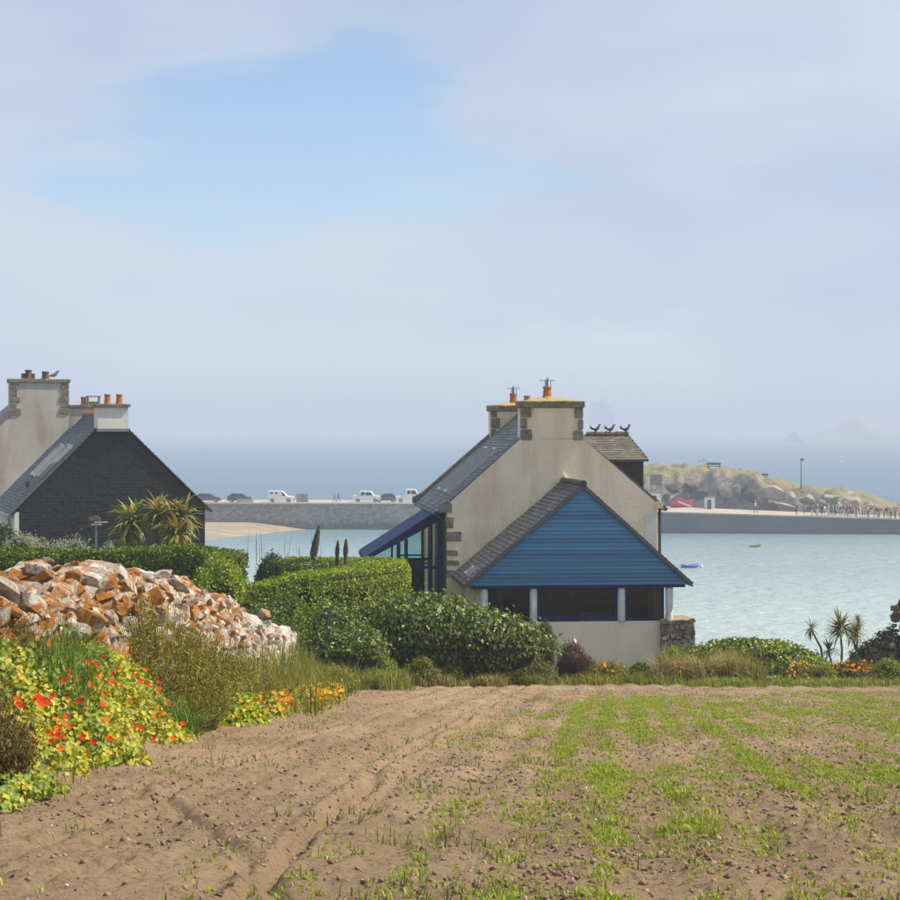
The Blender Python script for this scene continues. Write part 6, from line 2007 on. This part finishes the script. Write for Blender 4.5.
# second small nasturtium clump and yellow flower patch by the field edge
def patch(name, label, cx, cy, w, dp, h, n, size, pal, cat='plant', mat='leaf', disc=True, wts=None):
    e = empty(name, label, cat, (cx, cy, zg1(cx, cy)))
    a = rng.random(n) * 6.28; r = np.sqrt(rng.random(n))
    x, y = cx + np.cos(a) * r * w / 2, cy + np.sin(a) * r * dp / 2
    z = zg(x, y) + h * (1 - r ** 2) * (.4 + .6 * rng.random(n)) + .02
    P = np.stack([x, y, z], 1) - np.array(e.location)
    N = np.stack([np.cos(a) * r, np.sin(a) * r, np.full(n, .8)], 1)
    cards('leaves', disc_polys(P, N, size, .6) if disc else leaf_polys(P, N, size, .5, .7), mixcol(pal, n, .2, wts), M[mat], e)['kind'] = 'stuff'
    return e
nb2 = patch('nasturtium_clump', 'small yellow-green nasturtium clump at the foot of the olive shrub', -2.80, 24.0, .8, 2.2, .42, 1500, .07, NP, wts=NW)
for k in range(14):
    a, r = rng.random() * 6.28, rng.random() ** .5 * .35
    put_flower('yellow' if k % 3 else 'nast', (math.cos(a) * r, math.sin(a) * r * 2, .40 - r * .5), nb2, .9)
yp = patch('yellow_flower_patch', 'patch of yellow and orange flowers at the grassy field edge', -2.45, 29.5, 1.0, 2.6, .40, 1300, .06, [(.20, .20, .03), (.42, .33, .03), (.50, .30, .03), (.14, .17, .03)], wts=[.3, .3, .2, .2])
for k in range(70):
    a, r = rng.random() * 6.28, rng.random() ** .5 * .5
    put_flower('yellow' if k % 3 else 'orange', (math.cos(a) * r, math.sin(a) * r * 2.4, .36 - r * .3), yp, .95)

for cx_, cy_, lab_ in ((-2.7, 26.6, 'orange and yellow flowers on the bank right of the small nasturtium clump'), (-2.35, 33.5, 'low yellow flowers at the field edge beyond the orange patch')):
    q_ = patch('bank_flower_patch', lab_, cx_, cy_, .8, 2.4, .36, 1200, .06, [(.20, .22, .03), (.36, .33, .03), (.48, .34, .03), (.14, .19, .03)], wts=[.3, .3, .2, .2])
    for k in range(46):
        a, r = rng.random() * 6.28, rng.random() ** .5 * .4
        put_flower('yellow' if k % 2 else 'orange', (math.cos(a) * r, math.sin(a) * r * 2.6, .34 - r * .3), q_, .9)
# grasses
n = 9000
g1_ = scatter(n, 26, 49, -4.2, -1.9, lambda x, y: np.clip(S(-1.9 - (y - 40) * .02, -2.9, x) + .05, 0, 1))
tufts(g1_, .15, .60, .016, G_GRASS + G_DRY[:3], 'tall_grass', 'leaf_dry', lean=.4, label='tall seeding grass along the foot of the stone wall', cat='grass', wts=[.25, .22, .12, .15, .10, .08, .08])
tufts(around(370, 505, 46.6, 48.0, 8000), .06, .30, .022, G_DRY + G_GRASS[:2], 'dry_grass', 'leaf_dry', lean=.7, label='dry yellow grass below the large glossy shrub', cat='grass')
tufts(around(325, 405, 43.0, 46.4, 6500), .12, .42, .02, G_GRASS + G_GRASS[:2] + G_DRY[:1], 'mixed_grass', 'leaf_dry', lean=.5, label='green and yellow grass where the field meets the hedge', cat='grass')
tufts(around(660, 745, 49.6, 51.0, 5200), .30, .80, .022, G_DRY + G_DRY + G_GRASS[2:3], 'straw_grass', 'leaf_dry', lean=.55, droop=.9, label='bank of straw-coloured grass below the wide green bush', cat='grass')
tufts(around(735, 800, 49.4, 50.8, 2800), .25, .75, .02, G_DRY[:3] + G_GRASS, 'bed_grass', 'leaf_dry', lean=.5, label='mixed grass left of the yellow flowers at right', cat='grass')
tufts(around(795, 915, 50.6, 52.2, 4500), .2, .5, .02, G_GRASS + G_DRY[1:3], 'bank_grass', 'leaf_dry', lean=.5, label='green grass around the palms and ruined wall at right', cat='grass')
tufts(around(485, 690, 48.6, 50.8, 9000), .05, .28, .022, G_GRASS + G_DRY[1:3], 'border_grass', 'leaf_dry', lean=.6, label='short grass along the bed under the porch', cat='grass')
tufts(around(690, 930, 46.2, 50.0, 8500), .04, .22, .022, G_BRIGHT[:3] + G_GRASS, 'verge_grass', 'leaf', lean=.6, label='green verge of short grass at the right edge of the field', cat='grass')
tufts(scatter(2600, 10, 30, -3.05, -2.55, lambda x, y: .35 * np.clip((-2.55 - x) / .4, 0, 1)), .04, .18, .010, G_GRASS + [(.12, .17, .03)], 'edge_weeds', 'leaf', lean=.7, label='sparse weeds along the left edge of the field', cat='weeds')
tufts(scatter(16000, 8, 70, -16, -4.9, None), .15, .5, .02, G_GRASS + G_DRY[:2], 'rough_grass', 'leaf_dry', lean=.5, label='rough grass behind the stone wall', cat='grass')
# thin dry stalks over the hedges
st = around(240, 330, 52, 57, 40)
tufts(np.stack([st[:, 0], st[:, 1], np.array([ZP(562, q) for q in st[:, 1]])], 1), .3, .75, .02, [(.16, .13, .09), (.10, .08, .05)], 'dry_stalks', 'leaf_dry', lean=.12, label='thin dry stalks sticking up over the middle hedges', cat='weeds')

# ------------------------------------------------------------------ seedlings and clods on the field
def crop_mask(x, y):
    u = x - .09 * (y - 10) + .30 * (fbm2(x * .5, y * .22, 3, 33) - .5)
    ph = u / .44
    k = np.round(ph)
    du = (ph - k) * .44
    amp = .12 + .95 * S(.15, .85, vn2(k * 3.7 + 11, y / 5.0 + k * 5, 8))
    band = np.exp(-(du / (.07 + .09 * vn2(x * .9, y * .5, 19))) ** 2) * amp
    pt = fbm2(x * .85, y * .36, 4, 52, .6)
    patch_ = .12 + .88 * S(.36, .58, pt)
    fine = .25 + .75 * S(.38, .58, fbm2(x * 3.1, y * 2.2, 2, 57))
    left = S(-1.1, 1.6, u) * .97 + .03
    far_ = 1 - S(30, 41, y + 2.5 * np.sin(x * 1.3) - 0.4 * np.abs(u - 2))
    side = np.where(u < 0.3, S(.44, .62, fbm2(x * 1.3, y * .5, 2, 71)), 1.0)
    return np.clip((.10 * patch_ + band * (.10 + 1.3 * patch_)) * fine * left * far_ * side * S(6.2, 7.6, y), 0, 1)
n = 520000
yy = 6.4 + (42 - 6.4) * rng.random(n) ** .9
xx = -2.3 + (field_right(yy) - .5 + 2.3) * rng.random(n)
kk = rng.random(n) < np.clip(crop_mask(xx, yy) * 1.35, 0, 1)
xx, yy = xx[kk], yy[kk]
nb_ = 4
xx = np.repeat(xx, nb_) + rng.normal(0, .012, len(xx) * nb_); yy = np.repeat(yy, nb_) + rng.normal(0, .012, len(yy) * nb_)
P = np.stack([xx, yy, zf(xx, yy) - .005], 1)
print('seedling blades', len(P))
tufts(P, .014, .054, .007, [(.24, .31, .02), (.30, .36, .028), (.18, .24, .018), (.38, .40, .06)], 'crop_seedlings', 'leaf', lean=.75, clump=False, label='rows of bright green seedlings sprouting across the field', cat='seedlings')
# scattered lone seedlings and weeds
n = 9000
yy = 6.6 + 40 * rng.random(n) ** 1.1; xx = -2.6 + (field_right(yy) + 2.0) * rng.random(n)
kk = fbm2(xx * 1.1, yy * 1.1, 3, 91) > .60
xx, yy = np.repeat(xx[kk], 4) + rng.normal(0, .04, kk.sum() * 4), np.repeat(yy[kk], 4) + rng.normal(0, .04, kk.sum() * 4)
tufts(np.stack([xx, yy, zf(xx, yy)], 1), .02, .08, .008, [(.14, .18, .03), (.18, .20, .04), (.22, .20, .07)], 'field_weeds', 'leaf', lean=.8, label='scattered thin weeds on the bare soil', cat='weeds')

# clods
CL = [rock_mesh(200 + s, 8, .8) for s in range(8)]
CV = [np.array([v.co[:] for v in m_.vertices]) for m_ in CL]
CF = [[tuple(p.vertices) for p in m_.polygons] for m_ in CL]
def strew(name, label, cat, mat, n, y1, pw, smin, smax, sp, dens, sink):
    yy = 6.0 + (y1 - 6.0) * rng.random(n) ** pw
    xx = -2.85 + (field_right(yy) + 2.3) * rng.random(n)
    kk = rng.random(n) < dens(xx, yy)
    xx, yy = xx[kk], yy[kk]
    zz = zf(xx, yy)
    sz = smin + (smax - smin) * rng.random(len(xx)) ** sp
    VV, FF, base = [], [], 0
    for j in range(8):
        m_ = np.arange(j, len(xx), 8)
        nv = len(CV[j])
        a = rng.random(len(m_)) * 6.28
        c_, s_ = np.cos(a)[:, None], np.sin(a)[:, None]
        v = CV[j][None] * (sz[m_] * 2)[:, None, None]
        VV.append(np.stack([v[..., 0] * c_ - v[..., 1] * s_ + xx[m_][:, None], v[..., 0] * s_ + v[..., 1] * c_ + yy[m_][:, None], v[..., 2] + (zz[m_] + sz[m_] * sink)[:, None]], -1).reshape(-1, 3))
        f = np.array(CF[j])
        FF.append((f[None] + (np.arange(len(m_)) * nv)[:, None, None]).reshape(-1, 3) + base)
        base += len(m_) * nv
    tag(link(name, np_mesh(name, np.concatenate(VV), np.concatenate(FF)), mat), label, cat, kind='stuff')
strew('soil_clods', 'small dry clods of earth strewn over the field', 'clods', M['clod'], 110000, 44, 1.5, .004, .026, 3.4,
      lambda x, y: (.22 + .78 * S(.42, .6, fbm2(x * .8, y * .8, 3, 17))) * (.5 + .5 * S(-1.2, .3, x - .05 * y)), .25)
strew('pale_pebbles', 'pale pebbles and shell bits scattered on the field', 'pebbles', M['white_paint'], 300, 36, 1.3, .005, .012, 1.5, lambda x, y: 1 + 0 * x, .3)

# ------------------------------------------------------------------ sea mist
hm = bpy.data.materials.new('sea_mist')
hm.use_nodes = True
hn, hl = hm.node_tree.nodes, hm.node_tree.links
hn.clear()
ho = hn.new('ShaderNodeOutputMaterial')
hv = hn.new('ShaderNodeVolumePrincipled')
hv.inputs['Color'].default_value = (0.66, 0.73, 0.85, 1)
hv.inputs['Density'].default_value = 0.0007
hv.inputs['Anisotropy'].default_value = 0.0
hl.new(hv.outputs['Volume'], ho.inputs['Volume'])
o = MB().box(-9100, 9100, -9100, 9100, -5.6, 100).build('haze', hm)
tag(o, 'pale sea mist lying over the bay', 'mist', kind='stuff')
